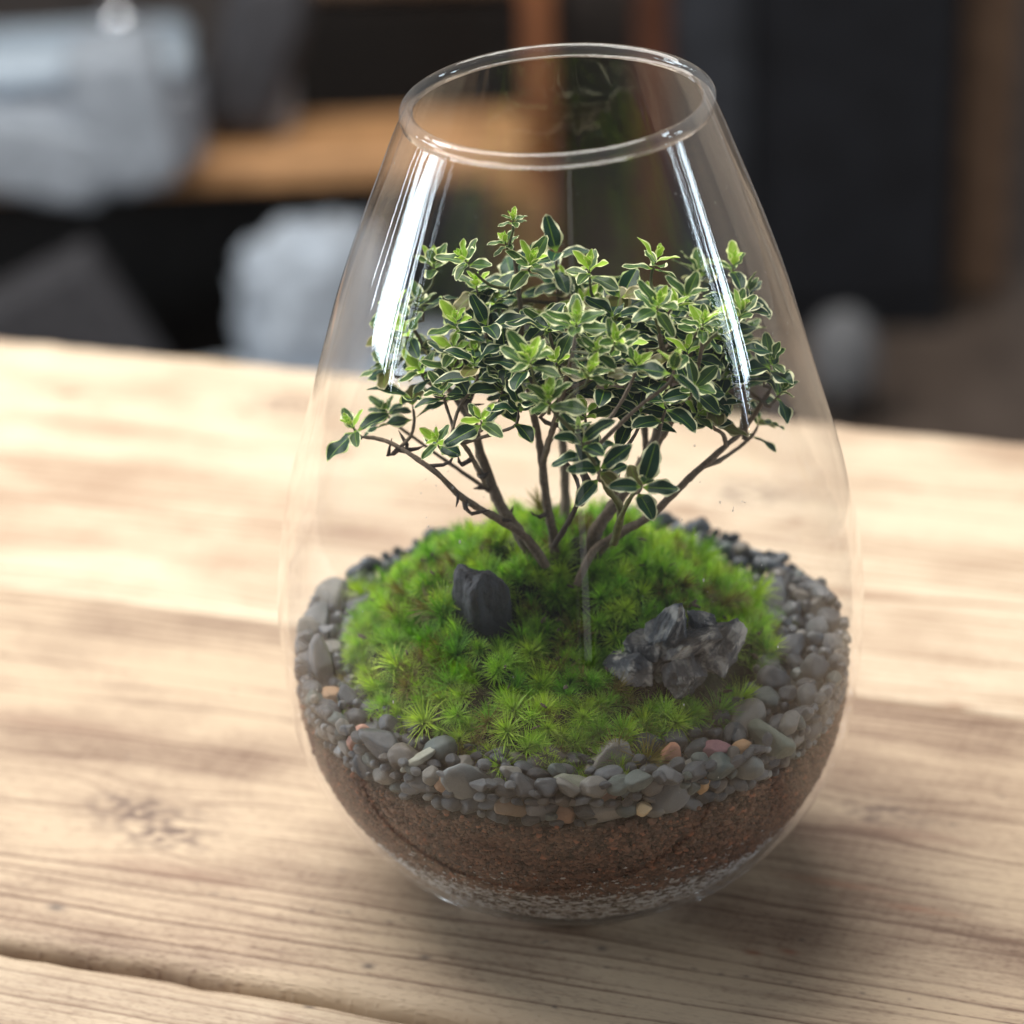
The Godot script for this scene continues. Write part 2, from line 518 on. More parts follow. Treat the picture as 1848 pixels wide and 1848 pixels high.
	put("cushion", pillow(Vector3(0.058, 0.085, 0.06), 2.6, 0.04, 71), solid(Vector3(0.3, 0.3, 0.31), 0.8, noise_soft, 6.0), ch, Transform3D(Basis(), Vector3(0, 0.03, 0)))
	for k in 3:
		var a := TAU * k / 3.0
		put("leg", tube([Vector3(cos(a) * 0.03, 0, sin(a) * 0.03), Vector3(cos(a) * 0.022, 0.05, sin(a) * 0.022)], 0.005, 0.007, 8), M.frame, ch)

# ================================================================ table
func plank_images(s: int, light: Vector3, dark: Vector3, knots: Array, marks: Array) -> Array:
	var w := 1280
	var h := 640
	var wide := 0.8
	var tall := 0.2
	var na := FastNoiseLite.new()
	na.seed = s
	na.frequency = 1.0
	na.fractal_octaves = 3
	var nb := FastNoiseLite.new()
	nb.seed = s + 7
	nb.frequency = 1.0
	nb.fractal_octaves = 2
	var r := rng(s)
	var amps := PackedFloat32Array()
	for i in 400:
		amps.append(r.randf_range(0.1, 1.0) * (1.0 if r.randf() > 0.3 else 0.35))
	var data := PackedByteArray()
	data.resize(w * h * 3)
	var bumps := PackedByteArray()
	bumps.resize(w * h)
	var lo := PackedFloat32Array()   # slow wander, one value per 4 x 4 pixels
	lo.resize(321 * 161)
	var tone := PackedFloat32Array()
	tone.resize(321 * 161)
	for y in 161:
		for x in 321:
			var u := x * 4.0 / w * wide
			var v := y * 4.0 / h * tall
			lo[y * 321 + x] = na.get_noise_2d(u * 2.2, v * 7.0) * 0.008 + nb.get_noise_2d(u * 9.0 + 50, v * 40.0) * 0.0016
			tone[y * 321 + x] = na.get_noise_2d(u * 11.0 + 90, v * 26.0) * 1.0 + nb.get_noise_2d(u * 3.6 + 30, v * 12.0) * 0.9
	for y in h:
		var v := float(y) / h * tall
		for x in w:
			var u := float(x) / w * wide
			var k := (y >> 2) * 321 + (x >> 2)
			var fx := (x & 3) / 4.0
			var fy := (y & 3) / 4.0
			var wander := lerpf(lerpf(lo[k], lo[k + 1], fx), lerpf(lo[k + 321], lo[k + 322], fx), fy)
			var blot := lerpf(lerpf(tone[k], tone[k + 1], fx), lerpf(tone[k + 321], tone[k + 322], fx), fy)
			var vk := v
			var heart := 0.0
			for q in knots:
				var du: float = (u - q.x) / 2.0
				var dv: float = v - q.y
				var d2: float = (du * du + dv * dv) / (q.z * q.z)
				if d2 < 12.0:
					vk += dv * 0.7 * exp(-d2 * 0.6)
					heart += exp(-d2 * 1.6) * (0.42 + 0.9 * nb.get_noise_2d(u * 130, v * 190))
			var t := (vk + wander) / 0.0052 + nb.get_noise_1d(v * 60.0 + s) * 0.9
			var cell := int(floor(t))
			var fr := t - cell
			var late: float = amps[(cell + 200) % 400] * (exp(-pow((fr - 0.8) / 0.085, 2.0)) + 0.35 * smoothstep(0.1, 0.8, fr) * (1.0 - smoothstep(0.8, 0.9, fr)) + 0.6 * exp(-pow((fr - 0.3) / 0.05, 2.0)) * amps[(cell * 7 + 413) % 400] + 0.4 * exp(-pow((fr - 0.55) / 0.04, 2.0)) * amps[(cell * 11 + 617) % 400])
			var fibre := nb.get_noise_2d(u * 55.0, v * 1300.0)
			var pore := clampf((nb.get_noise_2d(u * 210.0 + 9.0, v * 1500.0 + 40.0) - 0.28) * 4.0, 0.0, 1.0)
			var saw := maxf(0.0, nb.get_noise_2d(u * 330.0 + v * 40.0, v * 3.0)) * maxf(0.0, blot + 0.25)
			var dark_mix := clampf(late * 1.0 + fibre * 0.26 + blot * 0.48 + saw * 0.16 + pore * 0.35 + 0.15, 0.0, 1.0)
			var c := light.lerp(dark, dark_mix)
			if heart > 0.0:
				c = c.lerp(Vector3(0.11, 0.062, 0.048), clampf(heart, 0.0, 0.85))
			for q in marks:
				var mu: float = (u - q[0]) / q[2]
				var mv: float = (v - q[1] - (u - q[0]) * 0.02) / q[3]
				var d := mu * mu + mv * mv
				if d < 4.0:
					c = c.lerp(q[4], clampf(q[5] * exp(-d * 1.5) * (1.0 + 0.8 * fibre), 0.0, 1.0))
			var o := (y * w + x) * 3
			data[o] = int(clampf(pow(c.x, 1.0 / 2.2) * 255.0, 0, 255))
			data[o + 1] = int(clampf(pow(c.y, 1.0 / 2.2) * 255.0, 0, 255))
			data[o + 2] = int(clampf(pow(c.z, 1.0 / 2.2) * 255.0, 0, 255))
			bumps[y * w + x] = int(clampf(150.0 - late * 70.0 + fibre * 45.0 - saw * 20.0 - pore * 60.0, 0, 255))
	var im := Image.create_from_data(w, h, false, Image.FORMAT_RGB8, data)
	var bm := Image.create_from_data(w, h, false, Image.FORMAT_L8, bumps)
	return [ImageTexture.create_from_image(im), ImageTexture.create_from_image(bm)]

func plank_mesh(n0: float, n1: float, u0: float, u1: float, s: int, worn0: float, worn1: float) -> ArrayMesh:   # along x, across z; worn rounded long edges that wander a little
	var fn := FastNoiseLite.new()
	fn.seed = s
	fn.frequency = 1.0
	var steps := 130
	var thick := 0.03
	var pts := []
	var uv := []
	var sect := [[0.0, -thick], [0.0, -0.006], [0.0006, -0.003], [0.002, -0.0012], [0.0045, -0.0003], [0.009, 0.0], [0.5, 0.0]]
	for i in steps + 1:
		var u := lerpf(u0, u1, float(i) / steps)
		var e0 := n0 + fn.get_noise_2d(u * 9.0, 1.0) * 0.0012 + fn.get_noise_2d(u * 40.0, 5.0) * 0.0006
		var e1 := n1 + fn.get_noise_2d(u * 9.0, 31.0) * 0.0012 + fn.get_noise_2d(u * 40.0, 35.0) * 0.0006
		var wear := 1.0 + 1.2 * absf(fn.get_noise_2d(u * 14.0, 70.0))
		var ring := []
		for q in sect:
			var d: float = q[0] if q[0] < 0.1 else (e1 - e0) / 2.0
			ring.append(Vector3(u, q[1] * (wear * worn0 if q[1] > -0.02 else 1.0), e0 + d * (wear * worn0 if q[0] < 0.1 else 1.0)))
		for k in range(sect.size() - 2, -1, -1):
			var q: Array = sect[k]
			ring.append(Vector3(u, q[1] * (wear * worn1 if q[1] > -0.02 else 1.0), e1 - q[0] * wear * worn1))
		for p in ring:
			pts.append(p)
			uv.append(Vector2((p.x + 0.42) / 0.8, (p.z - n0) / 0.2 + (p.y if p.y < -0.004 else 0.0)))
	var n := sect.size() * 2 - 1
	var m := grid_mesh(pts, steps + 1, n, true, [], uv)
	return m

func build_table() -> void:
	var t := thing("wooden_table", Vector3(0, FLOOR, 0), YAW, "pale worn wooden plank table under the glass vase", "table")
	var top := Transform3D(Basis(), Vector3(0, -FLOOR, 0))
	var edges := [[-0.3095, -0.1099], [-0.1097, 0.0852], [0.0887, 0.284], [0.2858, 0.48]]
	var brown := Vector3(0.24, 0.13, 0.085)
	var rust := Vector3(0.3, 0.13, 0.07)
	var ink := Vector3(0.09, 0.065, 0.055)
	var k0 := [Vector3(0.42 - 0.198, 0.036, 0.010), Vector3(0.42 + 0.001, 0.068, 0.013), Vector3(0.42 - 0.33, 0.12, 0.012)]
	var k1 := [Vector3(0.42 - 0.138, 0.125, 0.0125), Vector3(0.42 - 0.15, 0.119, 0.006), Vector3(0.42 - 0.128, 0.134, 0.007), Vector3(0.42 + 0.088, 0.066, 0.009), Vector3(0.42 - 0.33, 0.06, 0.012)]
	var k2 := [Vector3(0.42 + 0.21, 0.05, 0.012)]
	var m1 := [[0.42 + 0.08, 0.106, 0.02, 0.0022, rust, 0.6], [0.42 + 0.108, 0.113, 0.014, 0.002, rust, 0.55], [0.42 + 0.1, 0.075, 0.025, 0.004, brown, 0.5], [0.42 - 0.148, 0.176, 0.0035, 0.0022, ink, 0.8], [0.42 - 0.12, 0.15, 0.03, 0.006, brown, 0.45], [0.42 + 0.02, 0.155, 0.002, 0.0015, ink, 0.8], [0.42 - 0.045, 0.18, 0.0022, 0.0018, ink, 0.85], [0.42 - 0.03, 0.172, 0.0022, 0.0016, ink, 0.8], [0.42 + 0.064, 0.146, 0.003, 0.0015, rust, 0.8], [0.42 + 0.074, 0.143, 0.0035, 0.0016, rust, 0.8], [0.42 - 0.2, 0.08, 0.05, 0.006, brown, 0.4]]
	var r := rng(5)
	for i in 46:   # small worm and nail holes
		var a := r.randf_range(0.23, 0.63)
		m1.append([a, 0.158 + (a - 0.32) * -0.01 + r.randfn(0, 0.0015) if i < 24 else r.randf_range(0.01, 0.19), r.randf_range(0.0006, 0.0014), r.randf_range(0.0004, 0.0008), ink, 0.8])
	var m2 := [[0.42 - 0.06, 0.016, 0.004, 0.009, brown, 0.55], [0.42 - 0.056, 0.003, 0.002, 0.0016, ink, 0.9], [0.42 - 0.09, 0.03, 0.001, 0.0008, ink, 0.8]]
	var m0 := [[0.42 - 0.136, 0.132, 0.02, 0.006, brown, 0.4], [0.42 - 0.1, 0.15, 0.03, 0.01, brown, 0.3]]
	var looks := [
		plank_images(11, Vector3(0.66, 0.53, 0.385), Vector3(0.34, 0.215, 0.135), k0, m0),
		plank_images(23, Vector3(0.53, 0.40, 0.275), Vector3(0.17, 0.095, 0.058), k1, m1),
		plank_images(37, Vector3(0.51, 0.40, 0.285), Vector3(0.20, 0.122, 0.078), k2, m2)]
	for i in 4:
		var e: Array = edges[i]
		var m := StandardMaterial3D.new()
		var look: Array = looks[mini(i, 2)]
		m.albedo_texture = look[0]
		m.roughness = 0.65
		m.heightmap_enabled = true
		m.heightmap_texture = look[1]
		m.heightmap_scale = 0.07
		put("plank", plank_mesh(e[0], e[1], -0.62, 0.68, 90 + i, 0.3 if i == 1 else 1.0, 0.3 if i == 0 else 1.0), m, t, top)
	for x in [-0.56, 0.62]:
		for z in [-0.25, 0.43]:
			put("leg", soft_box(Vector3(0.06, -FLOOR - 0.032, 0.06), 0.004, Vector3(x, 0, z)), M.orange_wood, t)
		put("batten", soft_box(Vector3(0.05, 0.03, 0.6), 0.003, Vector3(x + (0.065 if x < 0 else -0.065), -FLOOR - 0.062, 0.09)), M.orange_wood, t)

# ================================================================ vase
func build_vase() -> void:
	var v := thing("glass_vase", Vector3.ZERO, 0.0, "clear egg shaped glass vase holding a planted shrub, moss and pebbles", "vase")
	var seg := 128
	var low := 0.0075
	var high := 0.2468
	var outer := []
	var inside := []
	for i in 73:
		var h := lerpf(low + 0.0003, high, i / 72.0)
		outer.append(Vector2(radius(h), h))
		inside.append(Vector2(bowl(h) + 0.0006, h))
	inside.reverse()
	put("wall", lathe(outer, seg), M.glass, v)
	put("inner_wall", lathe(inside, seg), M.inner_glass, v)
	var ring := []   # the rounded lip
	var ro := radius(high)
	var ri := inner(high)
	var mid := (ro + ri) / 2.0
	ring.append(Vector2(ri, high + 0.0002))
	ring.append(Vector2(ro, high + 0.0002))
	for i in 13:
		var a := PI * i / 12.0
		ring.append(Vector2(mid - 0.0009 * (1.0 - cos(a)) / 2.0 + cos(a) * (ro - ri + 0.0003) / 2.0, high + 0.0024 + sin(a) * 0.0017))
	ring.append(Vector2(ri, high + 0.0002))
	put("rim", lathe(ring, seg), M.rim_glass, v)
	var speck := start()
	blob(speck, 0, func(_p: Vector3) -> float: return 1.0)
	speck.generate_normals()
	var r := rng(77)
	var dust := MultiMesh.new()
	dust.transform_format = MultiMesh.TRANSFORM_3D
	dust.mesh = speck.commit()
	dust.instance_count = 420
	for i in 420:
		var a := r.randf_range(0, TAU)
		var h := r.randf_range(0.07, 0.235)
		if i < 90:
			a = r.randfn(4.2, 0.09)
			h = r.randfn(0.165, 0.009)
		elif i < 150:
			a = r.randfn(5.3, 0.12)
			h = r.randfn(0.15, 0.012)
		var n := Vector3(cos(a), 0.1, -sin(a)).normalized()
		var up := Vector3.UP.slide(n).normalized()
		var sz := 0.00006 + 0.00022 * pow(r.randf(), 4.0)
		var rr := radius(h) - 0.0029
		dust.set_instance_transform(i, Transform3D(Basis(up.cross(n) * sz, up * sz * r.randf_range(0.8, 2.2), n * 0.00003), Vector3(rr * cos(a), h + TILT * rr * cos(a) * pow(h / H, 3.0), -rr * sin(a))))
	var dm := MultiMeshInstance3D.new()
	dm.name = "dust_specks"
	dm.multimesh = dust
	dm.material_override = M.dust
	dm.set_meta("kind", "stuff")
	v.add_child(dm, true)
	var base := [Vector2(0.0001, 0.0012), Vector2(0.02, 0.001), Vector2(0.034, 0.0)]
	for i in 25:
		var h := lerpf(0.0003, low, pow(i / 24.0, 1.5))
		base.append(Vector2(radius(h), h))
	for i in 25:
		var h := low - (low - 0.0045) * pow(i / 24.0, 0.8)
		base.append(Vector2(bowl(h) + 0.0004, h - 0.0003 * i / 24.0) if i < 24 else Vector2(0.0001, 0.0042))
	put("base", lathe(base, seg), M.base_glass, v)

func bowl(h: float) -> float:   # how far the planting reaches at this height
	if h < 0.0075:
		var f := clampf((0.0075 - h) / 0.003, 0.0, 1.0)
		return (radius(h) - lerpf(0.0012, WALL, sqrt(f))) * sqrt(1.0 - pow(f, 4.0)) - 0.0006
	return radius(h) - lerpf(0.0012, WALL, clampf((h - 0.0075) / 0.01, 0.0, 1.0)) - 0.0006

func build_soil() -> void:
	var fn := FastNoiseLite.new()
	fn.seed = 4
	fn.frequency = 1.0
	fn.fractal_octaves = 3
	var pts := []
	var uv := []
	var seg := 200
	var rows := 60
	for i in rows + 1:
		for s in seg:
			var a := TAU * s / seg
			var rr: float
			var h: float
			if i <= 40:
				h = lerpf(0.033, 0.0665, i / 40.0)
				rr = bowl(h)
			else:
				h = 0.0665 + 0.002 * (i - 40) / 20.0
				rr = bowl(0.0665) * (1.0 - (i - 40) / 20.0)
			var d := fn.get_noise_3d(cos(a) * rr * 420, h * 420, sin(a) * rr * 420)
			var ragged := clampf((0.043 - h) / 0.008, 0.0, 1.0) if i <= 40 else 0.0
			rr = maxf(rr - 0.0013 - maxf(0.0, d) * 0.0022 - ragged * maxf(0.0, fn.get_noise_3d(cos(a) * 9.0, h * 900.0, sin(a) * 9.0) + 0.1) * 0.012, 0.0)
			pts.append(Vector3(rr * cos(a), h, -rr * sin(a)))
	var o := thing("soil", Vector3.ZERO, 0, "dark red brown soil filling the bottom of the glass vase", "soil")
	o.set_meta("kind", "stuff")
	put("soil_body", grid_mesh(pts, rows + 1, seg, true), M.soil, o)
	# crumbs that press against the glass
	var st := start()
	blob(st, 1, faceted(3, 7, 0.6, 0.9, 0.2), Transform3D(), true)
	st.generate_normals()
	var crumb := st.commit()
	var r := rng(17)
	var mats := [solid(Vector3(0.10, 0.048, 0.03), 0.95), solid(Vector3(0.07, 0.036, 0.025), 0.95), solid(Vector3(0.25, 0.10, 0.055), 0.9), solid(Vector3(0.15, 0.075, 0.048), 0.95)]
	var counts := [3600, 4400, 650, 3600]
	for k in 4:
		var mm := MultiMesh.new()
		mm.transform_format = MultiMesh.TRANSFORM_3D
		mm.mesh = crumb
		mm.instance_count = counts[k]
		for i in counts[k]:
			var a := r.randf_range(PI, TAU) if r.randf() < 0.85 else r.randf_range(0, PI)
			var h := 0.0675 - 0.029 * r.randf() - (0.006 * r.randf() * r.randf() if k != 2 else 0.0)
			var sz := (0.0003 + 0.0011 * pow(r.randf(), 2.4)) * (1.0 if k != 2 else 0.85)
			var rr := bowl(h) - sz * r.randf_range(0.9, 1.5)
			var b := Basis.from_euler(Vector3(r.randf() * TAU, r.randf() * TAU, r.randf() * TAU)).scaled(Vector3(sz * r.randf_range(0.8, 1.6), sz, sz))
			mm.set_instance_transform(i, Transform3D(b, Vector3(rr * cos(a), h, -rr * sin(a))))
		var mi := MultiMeshInstance3D.new()
		mi.name = "soil_crumbs" if k == 0 else "soil_crumbs_%03d" % k
		mi.multimesh = mm
		mi.material_override = mats[k]
		mi.set_meta("kind", "stuff")
		o.add_child(mi, true)

	# the pale grit below the soil: grains standing in for reflections in the glass foot
	var g := thing("foot_sheen", Vector3.ZERO, 0, "streaky silver glass reflection built as grit layer at the very bottom of the vase under the soil", "sheen")
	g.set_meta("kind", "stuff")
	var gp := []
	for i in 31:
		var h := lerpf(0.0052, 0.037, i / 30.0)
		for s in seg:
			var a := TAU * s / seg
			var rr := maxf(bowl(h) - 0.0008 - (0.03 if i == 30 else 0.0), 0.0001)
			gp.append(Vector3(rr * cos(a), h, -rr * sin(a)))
	put("foot_sheen_body", grid_mesh(gp, 31, seg, true), solid(Vector3(0.16, 0.135, 0.12), 0.9), g)
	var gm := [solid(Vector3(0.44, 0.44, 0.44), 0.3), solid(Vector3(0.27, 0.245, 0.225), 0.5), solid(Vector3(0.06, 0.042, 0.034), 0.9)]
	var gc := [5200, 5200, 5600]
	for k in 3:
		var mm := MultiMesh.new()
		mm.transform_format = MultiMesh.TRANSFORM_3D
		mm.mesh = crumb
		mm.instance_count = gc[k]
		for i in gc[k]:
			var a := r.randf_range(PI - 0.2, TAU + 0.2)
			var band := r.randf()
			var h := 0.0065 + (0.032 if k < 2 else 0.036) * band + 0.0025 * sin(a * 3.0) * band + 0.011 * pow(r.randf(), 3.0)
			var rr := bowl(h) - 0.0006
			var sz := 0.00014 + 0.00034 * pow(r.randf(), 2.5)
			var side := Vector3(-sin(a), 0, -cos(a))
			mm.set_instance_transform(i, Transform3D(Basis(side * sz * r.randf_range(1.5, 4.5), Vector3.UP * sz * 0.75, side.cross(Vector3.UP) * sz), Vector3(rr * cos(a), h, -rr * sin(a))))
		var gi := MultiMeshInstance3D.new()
		gi.name = "foot_sheen_grains" if k == 0 else "foot_sheen_grains_%03d" % k
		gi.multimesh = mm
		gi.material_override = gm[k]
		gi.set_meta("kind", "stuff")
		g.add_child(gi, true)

# ================================================================ pebbles
func build_pebbles() -> void:
	var shapes := []
	for k in 14:
		var st := start()
		blob(st, 3, faceted(200 + k, 6 + k % 4, 0.62, 0.92, 0.07))
		st.index()
		st.generate_normals()
		shapes.append(st.commit())
	var r := rng(29)
	var placed := []   # [position, radius]
	# the ones that stand out: position (mm), half sizes (mm), yaw, roll, colour, label
	var special := [
		[Vector3(-61.5, 77, 49.5), Vector3(4.6, 4.2, 2.8), 0.6, 0.3, Vector3(0.5, 0.27, 0.21), "salmon pink flat pebble against the glass left of the moss"],
		[Vector3(-43, 80, 65), Vector3(6.8, 1.7, 2.0), 0.45, 0.35, Vector3(0.38, 0.39, 0.33), "long pale grey sliver of stone lying in front of the moss"],
		[Vector3(27, 79.5, 65), Vector3(3.4, 3.4, 3.2), 0.2, 0.2, Vector3(0.46, 0.22, 0.14), "round orange pebble right of the front moss sprigs"],
		[Vector3(19, 70.5, 79.6), Vector3(2.5, 2.4, 2.0), 0.3, 0.5, Vector3(0.72, 0.58, 0.36), "tiny cream white crumb of stone low against the front glass"],
		[Vector3(36, 73.5, 72.8), Vector3(2.7, 3.0, 2.4), 0.9, 0.3, Vector3(0.46, 0.28, 0.13), "small honey tan pebble low at the right front glass"],
		[Vector3(39.5, 79.5, 63.5), Vector3(5.4, 2.5, 3.0), 0.1, -0.1, Vector3(0.26, 0.13, 0.15), "plum red oval pebble at the right edge of the moss"],
		[Vector3(47.5, 78.5, 61.5), Vector3(3.6, 2.8, 3.0), 0.4, -0.3, Vector3(0.42, 0.25, 0.13), "amber brown pebble beside the plum red pebble"],
		[Vector3(-36.5, 75.5, 71.0), Vector3(3.0, 3.0, 2.4), 0.2, 0.6, Vector3(0.48, 0.32, 0.22), "speckled tan pebble against the left front glass"],
		[Vector3(0.5, 76, 76.2), Vector3(7.4, 4.4, 4.0), -0.2, -0.3, Vector3(0.21, 0.225, 0.175), "large olive grey triangular pebble at the front glass"],
		[Vector3(56, 77.5, 56), Vector3(8.2, 4.6, 4.6), -0.7, -0.25, Vector3(0.16, 0.185, 0.15), "biggest olive grey pebble at the right front"],
		[Vector3(8.6, 75.5, 77.6), Vector3(4.2, 2.6, 2.6), 0.1, -0.6, Vector3(0.33, 0.19, 0.14), "rust brown pebble wedged beside the olive grey triangle"],
		[Vector3(15, 76.2, 77.4), Vector3(3.6, 2.9, 2.6), 0.2, 0.2, Vector3(0.17, 0.23, 0.26), "blue grey pebble with a greenish tint at the front glass"],
		[Vector3(-17, 71.5, 78.2), Vector3(5.8, 3.6, 3.0), 0.2, -0.2, Vector3(0.2, 0.135, 0.085), "tawny brown pebble low at the front glass left of centre"],
		[Vector3(-3, 69.8, 79.6), Vector3(3.6, 2.6, 2.4), 0.2, -0.5, Vector3(0.33, 0.19, 0.12), "reddish speckled pebble low under the olive grey triangle"],
		[Vector3(-9.5, 72, 77.6), Vector3(5.4, 5.6, 3.6), 0.3, 0.2, Vector3(0.165, 0.175, 0.19), "large slate blue oval pebble low at the front centre"],
		[Vector3(8, 69.5, 78.6), Vector3(8.0, 4.0, 3.4), 0.1, -0.1, Vector3(0.2, 0.19, 0.175), "wide grey pebble with a brown end at the bottom of the pebble ring"],
		[Vector3(27, 72.5, 76), Vector3(6.4, 5.6, 4.0), 0.4, 0.7, Vector3(0.13, 0.14, 0.15), "sharp cornered dark grey pebble at the front right glass"],
		[Vector3(48, 74.5, 65.5), Vector3(6.5, 4.2, 3.6), -0.5, 0.05, Vector3(0.165, 0.18, 0.175), "smooth grey green pebble low on the right front glass"],
		[Vector3(-30, 77, 72), Vector3(8.0, 6.0, 4.2), 0.4, -0.5, Vector3(0.17, 0.185, 0.19), "broad blue grey pebble behind the speckled tan one"],
		[Vector3(-74, 83, 15), Vector3(3.6, 7.0, 7.4), 0.1, 0.1, Vector3(0.135, 0.14, 0.15), "large dark grey pebble leaning on the left wall of the vase"],
		[Vector3(-71, 76.5, 27), Vector3(4.5, 3.4, 4.2), 0.1, 0.1, Vector3(0.42, 0.26, 0.15), "orange brown pebble at the left end of the moss"]]
	for s in special:
		var m := solid(s[4], 0.6, (M.pebble[0] as StandardMaterial3D).albedo_texture, 0.7, noise_fine, 0.02)
		m.albedo_color = lin(s[4].x * 1.3, s[4].y * 1.3, s[4].z * 1.3)
		var b := Basis.from_euler(Vector3(r.randf_range(-0.2, 0.2), s[2], s[3])) * Basis.from_scale(s[1] / 1000.0)
		var p: Vector3 = s[0] / 1000.0
		var lim: float = bowl(p.y) - s[1].z / 1000.0 * 0.95
		var rad := Vector2(p.x, p.z).length()
		if rad > lim:
			p.x *= lim / rad
			p.z *= lim / rad
		var o := put("pebble", shapes[r.randi() % 14], m, self, Transform3D(b, p))
		tag(o, s[5], "pebble")
		placed.append([p, (s[1].x + s[1].y + s[1].z) / 3000.0])
	var tones := ["charcoal grey", "mid grey", "light grey", "blackish", "pale ash grey", "greenish grey", "brownish grey", "stone coloured"]
	var count := 0
	var found := []
	for layer in [[0.0780, 1.0, 0.0040, 300], [0.0725, 1.0, 0.0041, 700], [0.0785, 1.0, 0.0036, 1600], [0.0745, 1.0, 0.0036, 2500], [0.0700, 1.0, 0.0033, 3000], [0.0790, 1.0, 0.0022, 3500], [0.0745, 1.0, 0.0020, 3000], [0.0690, 1.0, 0.0020, 3000]]:
		for i in layer[3]:
			var a := r.randf() * TAU
			var sz: float = layer[2] * r.randf_range(0.65, 1.5)
			var h: float = layer[0] + r.randf_range(-0.0012, 0.0018)
			var edge := bowl(h)
			var rr := edge - sz * r.randf_range(0.78, 1.0) if r.randf() < 0.55 else (edge - sz * 0.8) - r.randf() * 0.026
			if h < 0.072 and rr < edge - sz * 1.2:
				continue
			var p := Vector3(rr * cos(a), h, rr * sin(a))
			if Vector2((p.x + 0.004) / 0.062, p.z / 0.065).length() < 1.0 or (p.z < -0.045 and h < 0.073) or (p.z < -0.03 and (h > 0.0775 or sz > 0.0042)):
				continue
			var ok := true
			for q in placed:
				if p.distance_to(q[0]) < (sz + q[1]) * 0.70:
					ok = false
					break
			if not ok:
				continue
			placed.append([p, sz])
			var k := int(minf(pow(r.randf(), 1.5) * 8.0, 7.9))
			var b := Basis(Vector3.UP, -a + PI / 2) * Basis.from_euler(Vector3(r.randf_range(-0.5, 0.5), r.randf_range(-0.5, 0.5), r.randf_range(-0.6, 0.6))) * Basis.from_scale(Vector3(sz * r.randf_range(0.95, 1.45), sz * r.randf_range(0.62, 1.0), sz * r.randf_range(0.8, 1.0)))
			found.append([eye.distance_to(p) - sz * 25.0, shapes[r.randi() % 14], k, Transform3D(b, p), a, sz, rr, edge, h])
	found.sort_custom(func(x, y): return x[0] < y[0])
	var fill := []
	for k in 8:
		fill.append([])
	for f in found:
			var k: int = f[2]
			var a: float = f[4]
			var sz: float = f[5]
			var rr: float = f[6]
			var edge: float = f[7]
			var h: float = f[8]
			if count >= 279:
				fill[k].append(f)
				continue
			var o := put("pebble", f[1], M.pebble[k], self, f[3])
			var hour: String = ["three", "four", "five", "six", "seven", "eight", "nine", "ten", "eleven", "twelve", "one", "two"][int(fposmod(round(a / (PI / 6)), 12.0))]
			var place := "against the glass" if rr > edge - sz * 1.15 else ("by the moss" if rr < 0.071 else "mid ring")
			var big := "tiny" if sz < 0.0028 else ("small" if sz < 0.0038 else ("medium" if sz < 0.0048 else "large"))
			var deep: String = "bottom layer" if h < 0.0725 else ("middle layer" if h < 0.0765 else "top layer")
			tag(o, "%s %s pebble %s, %s, at %s o'clock of the ring" % [big, tones[k], place, deep, hour], "pebble", "pebbles in the ring round the moss")
			count += 1
	var gravel := thing("gravel", Vector3.ZERO, 0, "fine grey gravel filling the gaps between the pebbles round the moss", "gravel")
	gravel.set_meta("kind", "stuff")
	for k in 8:
		if fill[k].is_empty():
			continue
		var st := start()
		for f in fill[k]:
			st.append_from(f[1], 0, f[3])
		put("gravel_grains", st.commit(), M.pebble[k], gravel).set_meta("kind", "stuff")

# ================================================================ moss
func mound(x: float, z: float) -> float:
	var d := Vector2((x + 0.004) / 0.065, z / (0.069 if z > 0 else 0.070)).length()
	var h := 0.0775 + 0.034 * maxf(0.0, 1.0 - d * d * 0.98) - 0.012 * exp(-pow(Vector2(x + 0.002, z - 0.030).length() / 0.017, 2.0))
	h -= 0.007 * smoothstep(0.015, 0.06, -z)
	return h + (0.0046 * sin(x * 230.0 + 1.0 + z * 60.0) * cos(z * 200.0 - x * 50.0) + 0.0022 * sin(x * 520.0 + z * 150.0) * sin(z * 470.0 + 2.0)) * (1.0 - d * 0.5)

func sprig_mesh(s: int, blades: int, length: float, tip: Vector3, low: Vector3) -> ArrayMesh:
	var r := rng(s)
	var st := start()
	st.set_smooth_group(0)
	var n := 0
	for k in blades:
		var a := k * 2.39996 + r.randf_range(-0.25, 0.25)
		var f := (k + 0.5) / blades
		var lean := lerpf(0.05, 1.12, pow(f, 0.85)) + r.randf_range(-0.12, 0.12)   # from the stem's direction
		var l := length * r.randf_range(0.75, 1.1) * lerpf(0.8, 1.0, f)
		var out := Vector3(cos(a), 0, sin(a))
		var side := Vector3(-sin(a), 0, cos(a))
		var p := Vector3(0, lerpf(0.4, 0.0, f) * length * 0.75, 0)
		var ang := lean * 0.75
		var wd := 0.00023 * r.randf_range(0.8, 1.2)
		var base := n
		var tint := r.randf_range(0.8, 1.2)
		for i in 4:
			var t := i / 3.0
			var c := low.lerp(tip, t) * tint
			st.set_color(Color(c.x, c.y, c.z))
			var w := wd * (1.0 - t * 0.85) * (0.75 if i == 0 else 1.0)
			st.add_vertex(p - side * w)
			st.set_color(Color(c.x, c.y, c.z))
			st.add_vertex(p + side * w)
			n += 2
			p += (Vector3.UP * cos(ang) + out * sin(ang)) * l / 3.0
			ang += 0.36 * lean + r.randf_range(-0.08, 0.12)
		for i in 3:
			var q := base + i * 2
			for e in [q, q + 2, q + 1, q + 1, q + 2, q + 3]:
				st.add_index(e)
	st.generate_normals()
	return st.commit()

